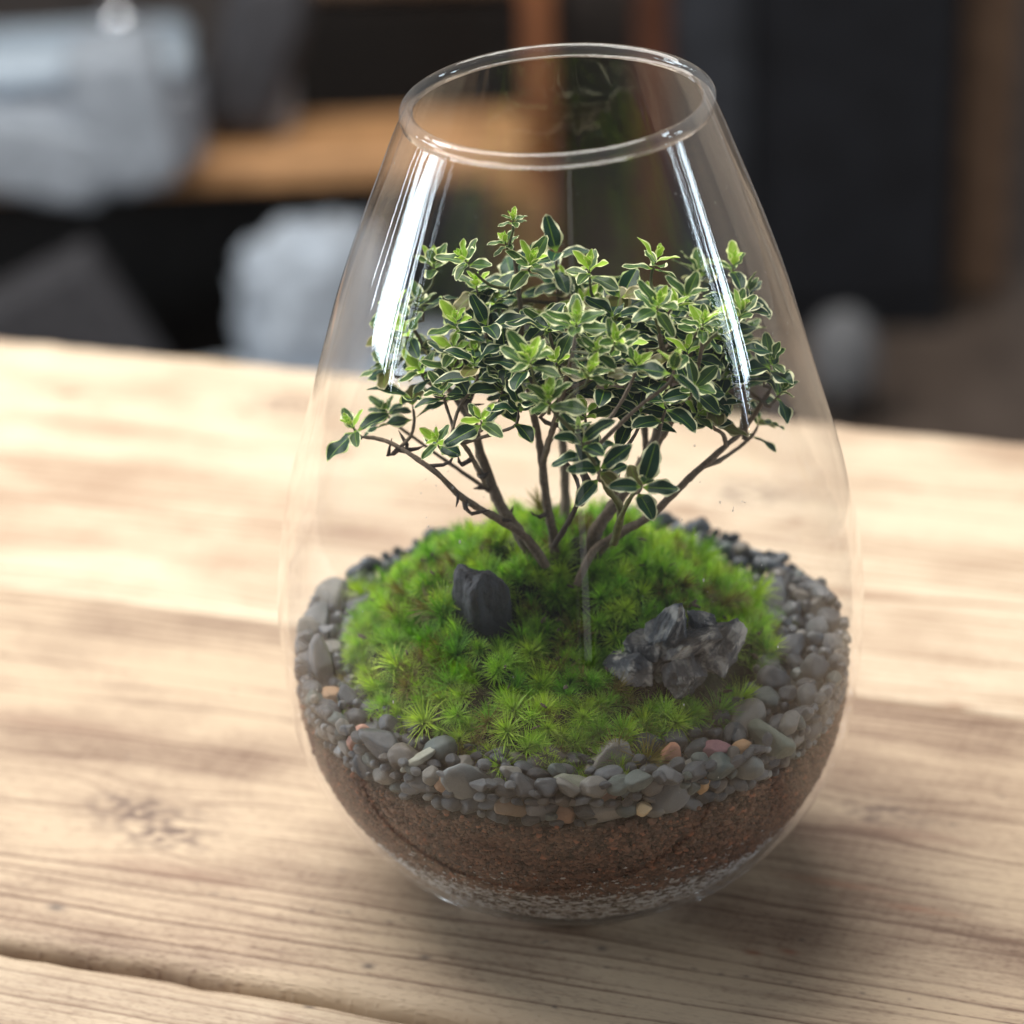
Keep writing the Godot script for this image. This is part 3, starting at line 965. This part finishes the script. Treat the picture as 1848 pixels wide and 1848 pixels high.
func build_moss() -> void:
	var moss := thing("moss", Vector3.ZERO, 0, "bright green cushion of star shaped moss under the shrub", "moss")
	var pts := []
	for i in 25:
		for s in 72:
			var a := TAU * s / 72
			var q := Vector2(0.063 * cos(a) * i / 24.0 - 0.004, -0.067 * sin(a) * i / 24.0)
			pts.append(Vector3(q.x, mound(q.x, q.y) - 0.0035 - (0.008 if i == 24 else 0.0), q.y))
	put("moss_bed", grid_mesh(pts, 25, 72, true), M.moss_bed, moss)
	var kinds := []
	for k in 10:
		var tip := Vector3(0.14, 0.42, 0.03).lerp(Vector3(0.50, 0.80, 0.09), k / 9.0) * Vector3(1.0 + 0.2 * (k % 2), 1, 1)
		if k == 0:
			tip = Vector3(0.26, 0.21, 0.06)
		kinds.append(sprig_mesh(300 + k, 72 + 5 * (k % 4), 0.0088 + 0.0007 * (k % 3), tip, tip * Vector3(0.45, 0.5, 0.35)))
	var r := rng(41)
	var all := []
	var spots := []
	var patch := FastNoiseLite.new()
	patch.seed = 12
	patch.frequency = 45.0
	patch.fractal_octaves = 2
	for i in 9000:
		var a := r.randf() * TAU
		var rr := sqrt(r.randf()) * (1.0 + 0.05 * sin(a * 5.0 + 1.0) + 0.03 * sin(a * 11.0))
		var p := Vector2(0.063 * rr * cos(a) - 0.004, (0.069 if sin(a) > 0 else 0.068) * rr * sin(a))
		if p.distance_to(Vector2(-0.025, 0.021)) < 0.010 or p.distance_to(Vector2(0.031, 0.034)) < 0.0155 or p.distance_to(Vector2(0.016, 0.039)) < 0.0095 or p.distance_to(Vector2(0.046, 0.031)) < 0.007:
			continue
		var thin := patch.get_noise_2d(p.x, p.y)
		if thin < -0.24 and r.randf() < 0.75:
			continue
		var gap := 0.0053 if p.y > -0.02 else 0.0058
		var ok := true
		for q in spots:
			if p.distance_squared_to(q) < gap * gap:
				ok = false
				break
		if not ok:
			continue
		spots.append(p)
	for p in spots:
		var y := mound(p.x, p.y)
		var e := 0.002
		var nrm := Vector3(mound(p.x - e, p.y) - mound(p.x + e, p.y), 2 * e, mound(p.x, p.y - e) - mound(p.x, p.y + e)).normalized()
		var axis := (nrm * 1.1 + Vector3(p.x, 0, p.y) * 7.0 + Vector3(r.randfn(0, 0.45), 0.5, r.randfn(0, 0.45))).normalized()
		var sc := r.randf_range(0.5, 1.0) + 0.4 * pow(r.randf(), 3.0)
		var side := axis.cross(Vector3(cos(r.randf() * TAU), 0.1, sin(r.randf() * TAU))).normalized()
		var b := Basis(side, axis, side.cross(axis)) * Basis.from_scale(Vector3.ONE * sc)
		all.append([eye.distance_to(Vector3(p.x, y, p.y)), Transform3D(b, Vector3(p.x, y - 0.0035, p.y)), clampi(int((patch.get_noise_2d(p.y * 0.8 + 3.0, p.x * 0.8) * 1.5 + 0.5) * 10.0 + r.randf_range(-2.5, 2.5)), 0, 9)])
	all.sort_custom(func(x, y): return x[0] < y[0])
	for i in mini(300, all.size()):
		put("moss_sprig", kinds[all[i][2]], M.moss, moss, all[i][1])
	var rest := []
	for k in 10:
		rest.append([])
	for i in range(300, all.size()):
		rest[all[i][2]].append(all[i][1])
	for i in 1100:   # low shoots between them
		var q: Vector2 = spots[r.randi() % spots.size()] + Vector2(r.randfn(0, 0.0022), r.randfn(0, 0.0022))
		var axis := Vector3(r.randfn(0, 0.4) + q.x * 8.0, 1, r.randfn(0, 0.4) + q.y * 8.0).normalized()
		var side := axis.cross(Vector3(1, 0.1, 0.3)).normalized()
		rest[r.randi() % 10].append(Transform3D(Basis(side, axis, side.cross(axis)) * Basis.from_scale(Vector3.ONE * r.randf_range(0.5, 0.8)), Vector3(q.x, mound(q.x, q.y) - 0.0045, q.y)))
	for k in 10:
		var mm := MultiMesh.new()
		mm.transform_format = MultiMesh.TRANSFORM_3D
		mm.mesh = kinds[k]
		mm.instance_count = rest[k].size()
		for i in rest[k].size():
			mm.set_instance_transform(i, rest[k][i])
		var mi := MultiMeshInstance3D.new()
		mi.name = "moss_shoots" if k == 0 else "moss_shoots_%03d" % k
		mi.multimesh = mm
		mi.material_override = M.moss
		mi.set_meta("kind", "stuff")
		moss.add_child(mi, true)

	var flake := start()
	blob(flake, 0, func(_p: Vector3) -> float: return 1.0, Transform3D(Basis.from_scale(Vector3(0.0016, 0.0003, 0.0006)), Vector3.ZERO))
	flake.generate_normals()
	var bits := MultiMesh.new()
	bits.transform_format = MultiMesh.TRANSFORM_3D
	bits.mesh = flake.commit()
	bits.instance_count = 90
	for i in 90:
		var q: Vector2 = spots[r.randi() % spots.size()] + Vector2(r.randfn(0, 0.002), r.randfn(0, 0.002))
		bits.set_instance_transform(i, Transform3D(Basis.from_euler(Vector3(r.randfn(0, 0.5), r.randf() * TAU, r.randfn(0, 0.5))) * Basis.from_scale(Vector3.ONE * r.randf_range(0.5, 1.4)), Vector3(q.x, mound(q.x, q.y) + r.randf_range(-0.001, 0.003), q.y)))
	var db := MultiMeshInstance3D.new()
	db.name = "moss_debris"
	db.multimesh = bits
	db.material_override = M.dead_bark
	db.set_meta("kind", "stuff")
	moss.add_child(db, true)

# ================================================================ rocks
func build_rocks() -> void:
	var stone := faceted(61, 16, 0.68, 0.9, 0.13)
	var blunt := func(p: Vector3) -> float:
		var d: float = stone.call(p)
		var q := p.abs()
		return 0.9 * pow(d, 0.8) / pow(pow(q.x, 5.0) + pow(q.y, 5.0) + pow(q.z, 5.0), 0.2)
	var st := start()
	blob(st, 4, blunt, Transform3D(Basis.from_euler(Vector3(0.1, 0.4, 0.06)) * Basis.from_scale(Vector3(0.0082, 0.0178, 0.0082)), Vector3.ZERO), true)
	st.generate_normals()
	var a := put("rock", st.commit(), M.rock_dark, self, Transform3D(Basis(), Vector3(-0.0255, 0.1005, 0.0205)))
	tag(a, "upright blunt charcoal rock standing in the moss left of centre", "rock")
	st = start()
	var chunks := [[Vector3(-0.0135, -0.002, 0.006), Vector3(0.0105, 0.0050, 0.0065), 0.15, 3], [Vector3(-0.0035, 0.004, 0.001), Vector3(0.0062, 0.0125, 0.0065), 0.35, 4], [Vector3(0.002, 0.002, 0.003), Vector3(0.0125, 0.0062, 0.007), -0.5, 5], [Vector3(0.0115, 0.0, 0.001), Vector3(0.0105, 0.0062, 0.0065), -0.3, 6], [Vector3(0.001, -0.004, 0.008), Vector3(0.0105, 0.0058, 0.006), -0.1, 7], [Vector3(0.0075, 0.005, -0.003), Vector3(0.0045, 0.0068, 0.0045), 0.3, 8], [Vector3(-0.008, 0.001, 0.003), Vector3(0.007, 0.0065, 0.005), 0.6, 9]]
	for c in chunks:
		blob(st, 4, faceted(500 + c[3], 16, 0.42, 0.8, 0.13), Transform3D(Basis.from_euler(Vector3(0.2, c[3] * 0.7, c[2])) * Basis.from_scale(c[1] * 1.2), c[0]), true)
	st.generate_normals()
	var b := put("rock", st.commit(), M.rock_vein, self, Transform3D(Basis(), Vector3(0.0305, 0.0955, 0.034)))
	tag(b, "jagged dark rock with pale veins lying in the moss right of centre", "rock")

# ================================================================ shrub
func leaf_mesh(s: int, length: float, width: float, young: float) -> ArrayMesh:   # grows along +x from the origin, upper face +y
	var r := rng(s)
	var deep := Vector3(0.010, 0.046, 0.023) * r.randf_range(0.8, 1.35)
	var fresh := Vector3(0.44, 0.70, 0.06) * r.randf_range(0.8, 1.15)
	var cream := Vector3(0.84, 0.85, 0.56).lerp(Vector3(0.86, 0.92, 0.42), young)
	var blade := deep.lerp(fresh, clampf(young * young * 0.95, 0, 1))
	var rib := blade.lerp(fresh, 0.45)
	var border := lerpf(0.17, 0.27, young)
	if young < 0.05 and r.randf() < 0.5:
		border = 0.11
		cream = cream.lerp(fresh, 0.45)
	if s % 9 == 4 and s < 700:   # an ageing leaf
		blade = blade.lerp(Vector3(0.24, 0.2, 0.04), 0.55)
		cream = cream.lerp(Vector3(0.4, 0.24, 0.1), 0.5)
	var droop := r.randf_range(0.1, 0.55) * (1.0 - young * 0.5)
	var fold := r.randf_range(0.12, 0.42)
	var wave := r.randf_range(0.12, 0.42) * lerpf(1.0, 0.8, young)
	var ph := r.randf() * TAU
	var twist := r.randf_range(-0.25, 0.25)
	var cols := [-1.0, -1.0 + border, -1.0 + border + 0.03, -0.5, -0.07, 0.0, 0.07, 0.5, 1.0 - border - 0.03, 1.0 - border, 1.0]
	var paint := [cream, cream, blade, blade, blade, rib, blade, blade, blade, cream, cream]
	var nu := 13
	var pts := []
	var col := []
	for i in nu:
		var t := float(i) / (nu - 1)
		var w := width * pow(maxf(sin(PI * pow(t, 0.88)), 0.0), 0.62) * 0.5
		if t < 0.12:
			w = maxf(w * t / 0.12, 0.00028)
		if i == nu - 1:
			w = 0.00005
		var wob := 1.0 + 0.12 * sin(t * 17.0 + ph)
		var x := length * (t - 0.12 * droop * t * t)
		var y := length * (0.16 * t - droop * 0.62 * t * t)
		for k in cols.size():
			var v: float = cols[k]
			var vv := v * w
			var yy := y + absf(vv) * fold + wave * w * v * v * sin(t * 9.0 + ph + (1.6 if v > 0 else 0.0)) + vv * twist * t
			pts.append(Vector3(x, yy, vv * (wob if absf(v) > 0.9 else 1.0)))
			var c: Vector3 = paint[k]
			if t < 0.16 and absf(v) < 0.9:
				c = c.lerp(fresh, 0.5)
			if t > 0.93:
				c = c.lerp(cream, (t - 0.93) / 0.07)
			col.append(Color(c.x, c.y, c.z))
	return grid_mesh(pts, nu, cols.size(), false, col)

func fits(p: Vector3, slack: float) -> bool:
	return Vector2(p.x, p.z).length() < inner(p.y) - slack

func build_shrub() -> void:
	var shrub := thing("variegated_shrub", Vector3.ZERO, 0, "small bonsai shrub with cream edged green leaves growing inside the vase", "shrub")
	# limbs: points in mm, radius at foot and tip in mm
	var limbs := [
		[[Vector3(-9.6, 111.3, 6), Vector3(-14.7, 118.9, 6), Vector3(-19.3, 126.2, 4), Vector3(-24.5, 139.7, 0), Vector3(-26.8, 154.2, 0), Vector3(-30.5, 165.0, 0), Vector3(-29.9, 180.8, 0)], 1.9, 0.6],
		[[Vector3(-6.7, 114.6, 12), Vector3(-12.2, 120.5, 13), Vector3(-19.2, 127.1, 14), Vector3(-29.1, 136.5, 18), Vector3(-35.7, 146.4, 22), Vector3(-41.4, 150.5, 20), Vector3(-50.5, 153.8, 14), Vector3(-58.9, 153.6, 10)], 1.3, 0.5],
		[[Vector3(-23.0, 134.9, 2), Vector3(-29.1, 155.7, 20), Vector3(-34.2, 160.1, 28)], 0.8, 0.5],
		[[Vector3(-3.8, 108.1, 4), Vector3(-4.3, 113.7, 4), Vector3(-6.2, 127.5, 2), Vector3(-7.5, 142.9, 0), Vector3(-9.5, 157.3, 0), Vector3(-11.5, 172.3, -2), Vector3(-11.9, 185.3, -4), Vector3(-13.4, 205.8, -4)], 1.4, 0.5],
		[[Vector3(-7.1, 141.9, 0), Vector3(-1.5, 167.1, 20), Vector3(1.9, 184.7, 28), Vector3(3.5, 195.4, 33)], 1.0, 0.5],
		[[Vector3(5.7, 107.8, 4), Vector3(8.0, 117.1, 4), Vector3(16.3, 127.5, 0), Vector3(22.9, 137.3, -2), Vector3(27.1, 148.0, -2), Vector3(29.3, 163.4, 4), Vector3(26.5, 188.5, 20)], 2.0, 0.7],
		[[Vector3(23.4, 136.3, -2), Vector3(22.5, 148.7, -8), Vector3(19.5, 164.9, -8), Vector3(16.6, 178.9, -12)], 1.0, 0.5],
		[[Vector3(5.7, 110.6, 4), Vector3(13.5, 117.7, 8), Vector3(23.9, 126.6, 12), Vector3(35.2, 137.5, 10), Vector3(45.8, 145.3, 6), Vector3(51.6, 149.3, 2), Vector3(58.8, 162.6, 4)], 1.4, 0.6],
		[[Vector3(51.6, 149.3, 2), Vector3(51.1, 160.6, -4), Vector3(49.8, 173.6, -10), Vector3(48.7, 185.7, -18)], 0.9, 0.4],
		[[Vector3(25.4, 144.5, -2), Vector3(33.7, 163.8, 12), Vector3(37.4, 180.7, 22), Vector3(38.2, 190.1, 24)], 1.0, 0.5],
		[[Vector3(12.9, 128.5, 24), Vector3(14.7, 140.8, 34), Vector3(10.8, 155.5, 48), Vector3(7.4, 166.0, 53), Vector3(3.4, 172.6, 51), Vector3(-3.0, 179.8, 50)], 1.1, 0.6],
		[[Vector3(14.4, 142.8, 36), Vector3(17.5, 153.8, 50), Vector3(19.7, 159.8, 57)], 0.7, 0.5],
		[[Vector3(-27.1, 156.0, 0), Vector3(-36.6, 163.8, -10), Vector3(-42.6, 174.5, -14), Vector3(-47.0, 181.7, -14)], 0.8, 0.4],
		[[Vector3(-2.7, 105.9, -8), Vector3(-0.7, 117.5, -16), Vector3(-1.0, 136.7, -22), Vector3(-1.2, 160.4, -26), Vector3(-1.3, 187.1, -22)], 1.5, 0.5],
		[[Vector3(25.4, 144.5, -2), Vector3(35.7, 156.1, -14), Vector3(39.7, 170.8, -24), Vector3(40.6, 182.3, -28)], 0.9, 0.4],
		[[Vector3(2.0, 112.0, 16), Vector3(5.3, 113.3, 12), Vector3(8.6, 114.6, 8), Vector3(12.7, 117.3, 8)], 1.2, 1.0],
		[[Vector3(-4.3, 116.2, 10), Vector3(3.2, 138.1, 22), Vector3(1.1, 150.1, 26), Vector3(-1.6, 151.7, 24)], 0.8, 0.5],
		[[Vector3(3.7, 137.2, 22), Vector3(5.9, 144.8, 28), Vector3(4.2, 152.3, 32)], 1.2, 1.2],
	]
	var nodes := []   # points that twigs may grow from
	for i in limbs.size():
		var l: Array = limbs[i]
		var path := []
		for p in l[0]:
			path.append(p / 1000.0)
		if i != 15 and i < 16:
			path[0] = path[0] - Vector3(0, 0.004, 0)
		if i == 15:
			path[0] = path[0] - Vector3(0, 0.006, 0)
			path[1] = path[1] - Vector3(0, 0.001, 0)
		for k in path.size() - 1:
			for f in [0.0, 0.33, 0.66]:
				nodes.append([path[k].lerp(path[k + 1], f), lerpf(l[1], l[2], (k + f) / path.size()) / 1000.0, i])
		nodes.append([path[-1], l[2] / 1000.0, i])
		put("branch", tube(path, l[1] / 1000.0 * 1.1, l[2] / 1000.0, 10, 0.36, 70 + i), M.green_stem if i == 10 or i == 11 else (M.dead_bark if i > 15 else M.bark), shrub)
	# whorls: x, y, z in mm, size, youth
	var whorls := [
		[-60.1, 155.9, 10, 1.00, 0.50], [-35.6, 161.2, 30, 0.85, 0.55], [-23.3, 168.4, 32, 0.90, 0.40], [-43.5, 159.9, 5, 1.15, 0.00],
		[-30.9, 170.2, 4, 1.05, 0.45], [-46.7, 165.6, -18, 0.95, 0.20], [-29.9, 183.4, 2, 1.05, 0.50], [-36.4, 196.5, -12, 0.85, 0.90],
		[-26.5, 202.6, 0, 0.85, 1.00], [-47.6, 183.1, -14, 0.80, 0.35], [-15.4, 206.2, -4, 0.60, 0.90], [-13.2, 213.2, -4, 0.50, 1.00],
		[-9.0, 201.2, 2, 1.05, 0.85], [-1.4, 193.6, -20, 1.10, 0.00], [7.8, 198.2, 0, 0.95, 0.80], [26.1, 200.9, 2, 1.00, 0.75],
		[51.2, 189.9, -20, 0.90, 0.50], [40.0, 183.2, -28, 0.95, 0.30], [59.1, 182.2, -18, 0.95, 0.10], [57.3, 192.3, 22, 0.95, 0.85],
		[38.2, 192.1, 24, 0.85, 0.95], [25.7, 199.7, 28, 1.05, 1.00], [13.6, 194.5, 38, 0.80, 1.00], [8.7, 193.0, 40, 0.60, 1.00],
		[3.6, 197.9, 34, 0.95, 0.90], [-8.9, 191.8, 44, 1.00, 0.95], [-4.4, 183.0, 50, 1.00, 0.95], [6.5, 189.0, 46, 0.75, 0.85],
		[29.1, 188.7, 44, 1.05, 0.55], [19.5, 186.7, 38, 0.75, 0.60], [59.5, 170.2, 6, 1.10, 0.15], [61.6, 160.4, 4, 1.00, 0.20],
		[3.4, 175.1, 50, 0.45, 0.70], [4.5, 170.4, 52, 0.85, 0.00], [8.8, 163.6, 54, 0.85, 0.00], [20.0, 160.6, 58, 0.95, 0.00],
		[27.5, 169.3, 30, 1.05, 0.00], [41.8, 159.7, 14, 1.00, 0.00], [55.7, 144.4, -8, 0.85, 0.00], [-17.5, 182.2, -14, 1.10, 0.00],
		[-13.5, 184.0, -22, 1.15, 0.00], [-0.8, 178.3, -26, 1.10, 0.00], [8.8, 178.0, -24, 1.10, 0.10], [18.0, 178.8, -16, 1.00, 0.20],
		[19.5, 176.4, -6, 1.00, 0.20], [35.3, 182.7, -12, 1.00, 0.20], [43.6, 176.6, 4, 1.05, 0.20], [45.6, 166.7, 8, 1.05, 0.00],
		[52.2, 166.1, -22, 1.00, 0.10], [-38.8, 168.3, -12, 1.00, 0.15], [-50.8, 166.1, -8, 0.95, 0.10], [-21.6, 173.7, 4, 0.95, 0.20],
		[-17.6, 172.0, 20, 1.05, 0.10], [-1.2, 177.1, 14, 1.00, 0.10], [10.9, 172.9, 24, 1.05, 0.00], [18.7, 163.6, 16, 1.00, 0.00],
		[-13.1, 169.0, 28, 1.05, 0.00], [35.2, 174.2, 28, 1.05, 0.20], [52.3, 154.7, -10, 1.00, 0.00], [-40.7, 181.3, -16, 0.95, 0.20],
		[-20.9, 175.7, -10, 1.00, 0.10], [6.7, 181.0, 10, 0.95, 0.20], [27.8, 180.1, 6, 1.00, 0.20], [34.2, 180.6, 18, 0.95, 0.40],
		[-5.6, 184.6, 6, 1.00, 0.15], [-51.4, 152.8, -6, 0.80, 0.10], [49.3, 184.3, -2, 0.90, 0.30], [-44.6, 177.7, -6, 0.90, 0.40],
		[-50.6, 175.4, -14, 0.85, 0.30], [-24.2, 177.1, 10, 0.90, 0.50], [-34.2, 167.7, 14, 0.95, 0.20], [-40.7, 169.5, 2, 0.95, 0.40],
		[-24.2, 191.6, -6, 0.85, 0.60],
	]
	var extra := rng(19)
	for i in 56:   # inner foliage between the shoots one can see
		var a := extra.randf() * TAU
		var q := sqrt(extra.randf())
		whorls.append([q * 46.0 * cos(a) + 3.0, 166.0 + extra.randf() * 27.0 - q * 8.0, q * 26.0 * sin(a), 1.0, 0.0 if extra.randf() < 0.6 else 0.4])
	var old_leaves := []
	var mid_leaves := []
	var new_leaves := []
	for k in 9:
		old_leaves.append(leaf_mesh(600 + k, 0.0113 + 0.0008 * (k % 3), 0.0053 + 0.0005 * (k % 4), 0.0))
		mid_leaves.append(leaf_mesh(700 + k, 0.0092 + 0.0006 * (k % 3), 0.0041 + 0.0004 * (k % 3), 0.32))
		new_leaves.append(leaf_mesh(800 + k, 0.0074 + 0.0005 * (k % 3), 0.0033 + 0.0003 * (k % 3), 0.95))
	var r := rng(83)
	var leaves := []
	var twigs := start()
	for w in whorls:
		var c := Vector3(w[0], w[1], w[2]) / 1000.0
		var lim := inner(c.y) - 0.0095
		var rad := Vector2(c.x, c.z).length()
		if rad > lim:
			c.x *= lim / rad
			c.z *= lim / rad
		var size: float = w[3]
		var young: float = w[4]
		# twig from the nearest limb below
		var best: Array = nodes[0]
		var cost := 1e9
		for q in nodes:
			if q[2] == 15 or q[2] >= 16 or q[0].y > c.y - 0.002:
				continue
			var dd: Vector3 = c - q[0]
			var k := dd.length() + maxf(0.0, Vector2(dd.x, dd.z).length() - dd.y * 1.3)
			if k < cost:
				cost = k
				best = q
		var from: Vector3 = best[0]
		var axis := (Vector3(0, 1, 0) * 1.0 + (c - from).normalized() * 0.42 + Vector3(c.x, 0, c.z) * 6.0 + Vector3(r.randfn(0, 0.12), 0, r.randfn(0, 0.12) + 0.16)).normalized()
		if c.distance_to(from) > 0.004:
			var bend := from.lerp(c - axis * 0.004, 0.55) + Vector3(r.randfn(0, 0.0018), r.randfn(0, 0.001), r.randfn(0, 0.0018))
			put("twig", tube([from, bend, c - axis * 0.004, c + axis * 0.001], minf(best[1] * 0.8, 0.0009), 0.00042, 6, 0.3, r.randi() % 999), M.green_stem if young > 0.7 else M.bark, shrub)
			nodes.append([bend, 0.0007, 90])
		else:
			put("twig", tube([c - axis * 0.004, c + axis * 0.001], 0.0006, 0.00042, 6, 0.2, 5), M.green_stem, shrub)
		var pairs := 3
		if young > 0.05:
			pairs = 4
		if young > 0.3:
			pairs = 4
		if young > 0.8:
			pairs = 5
		var turn := r.randf() * TAU
		var x0 := axis.cross(Vector3(0.3, 0.1, 1)).normalized()
		var z0 := x0.cross(axis)
		for pr in pairs:
			var f := float(pr) / maxf(pairs - 1, 1)
			for side in 2:
				var a := turn + pr * PI / 2 + side * PI + r.randfn(0, 0.18)
				var out := x0 * cos(a) + z0 * sin(a)
				var lift := lerpf(r.randf_range(-0.25, 0.25), lerpf(0.5, 1.15, young), f) + r.randfn(0, 0.1)
				var pool: Array = old_leaves
				var grow := 1.0
				if young > 0.3 and f > 0.55:
					pool = new_leaves
					grow = lerpf(1.15, 0.62, (f - 0.55) / 0.45)
				elif young > 0.6 and f > 0.2 or young > 0.3 and f > 0.3:
					pool = mid_leaves
				elif young > 0.05 and f > 0.6:
					pool = mid_leaves
					grow = 0.85
				elif young > 0.6:
					pool = mid_leaves
					grow = 1.1
				grow *= size * r.randf_range(0.76, 1.06)
				var mesh: Mesh = pool[r.randi() % 9]
				var root := c + axis * (f * 0.0032 * size - (0.0035 if young == 0.0 and pr == 0 else 0.0012))
				var tries := 0
				var xf := Transform3D()
				while tries < 6:
					var dir := (out * cos(lift) + axis * sin(lift)).normalized()
					var up := (axis * cos(lift) - out * sin(lift)).normalized()
					xf = Transform3D(Basis(dir, up, dir.cross(up)) * Basis.from_scale(Vector3.ONE * grow), root + dir * 0.0003)
					if fits(xf * Vector3(0.013, 0, 0), 0.0018):
						break
					lift += 0.22
					grow *= 0.93
					tries += 1
				leaves.append([eye.distance_to(xf * Vector3(0.006, 0, 0)), mesh, xf])
		if young > 0.45:   # the bud in the middle
			for k in 4:
				var a := turn + 0.7 + k * PI / 2
				var out := x0 * cos(a) + z0 * sin(a)
				var dir := (out * 0.35 + axis).normalized()
				var up := (axis * 0.35 - out).normalized()
				leaves.append([eye.distance_to(c), new_leaves[k], Transform3D(Basis(dir, up, dir.cross(up)) * Basis.from_scale(Vector3.ONE * 0.42 * size), c + axis * 0.0028 * size)])
	for i in 34:   # dead side shoots on the limbs
		var q: Array = nodes[extra.randi() % 90]
		if q[0].y < 0.122 or q[0].y > 0.17:
			continue
		var a := extra.randf() * TAU
		var d := Vector3(cos(a), extra.randf_range(-0.2, 0.9), sin(a)).normalized()
		var l := extra.randf_range(0.003, 0.009)
		var kink := Vector3(extra.randfn(0, 0.0016), extra.randfn(0, 0.0016), extra.randfn(0, 0.0016))
		put("dead_twig", tube([q[0], q[0] + d * l * 0.5 + kink, q[0] + d * l], extra.randf_range(0.0005, 0.0009), 0.00035, 6, 0.7, 300 + i), M.dead_bark, shrub)
	leaves.sort_custom(func(p, q): return p[0] < q[0])
	for i in mini(300, leaves.size()):
		put("leaf", leaves[i][1], M.leaf, shrub, leaves[i][2])
	if leaves.size() > 300:
		var st := start()
		for i in range(300, leaves.size()):
			st.append_from(leaves[i][1], 0, leaves[i][2])
		var rest := put("leaves_behind", st.commit(), M.leaf, shrub)
		rest.set_meta("kind", "stuff")
	print("leaves ", leaves.size())
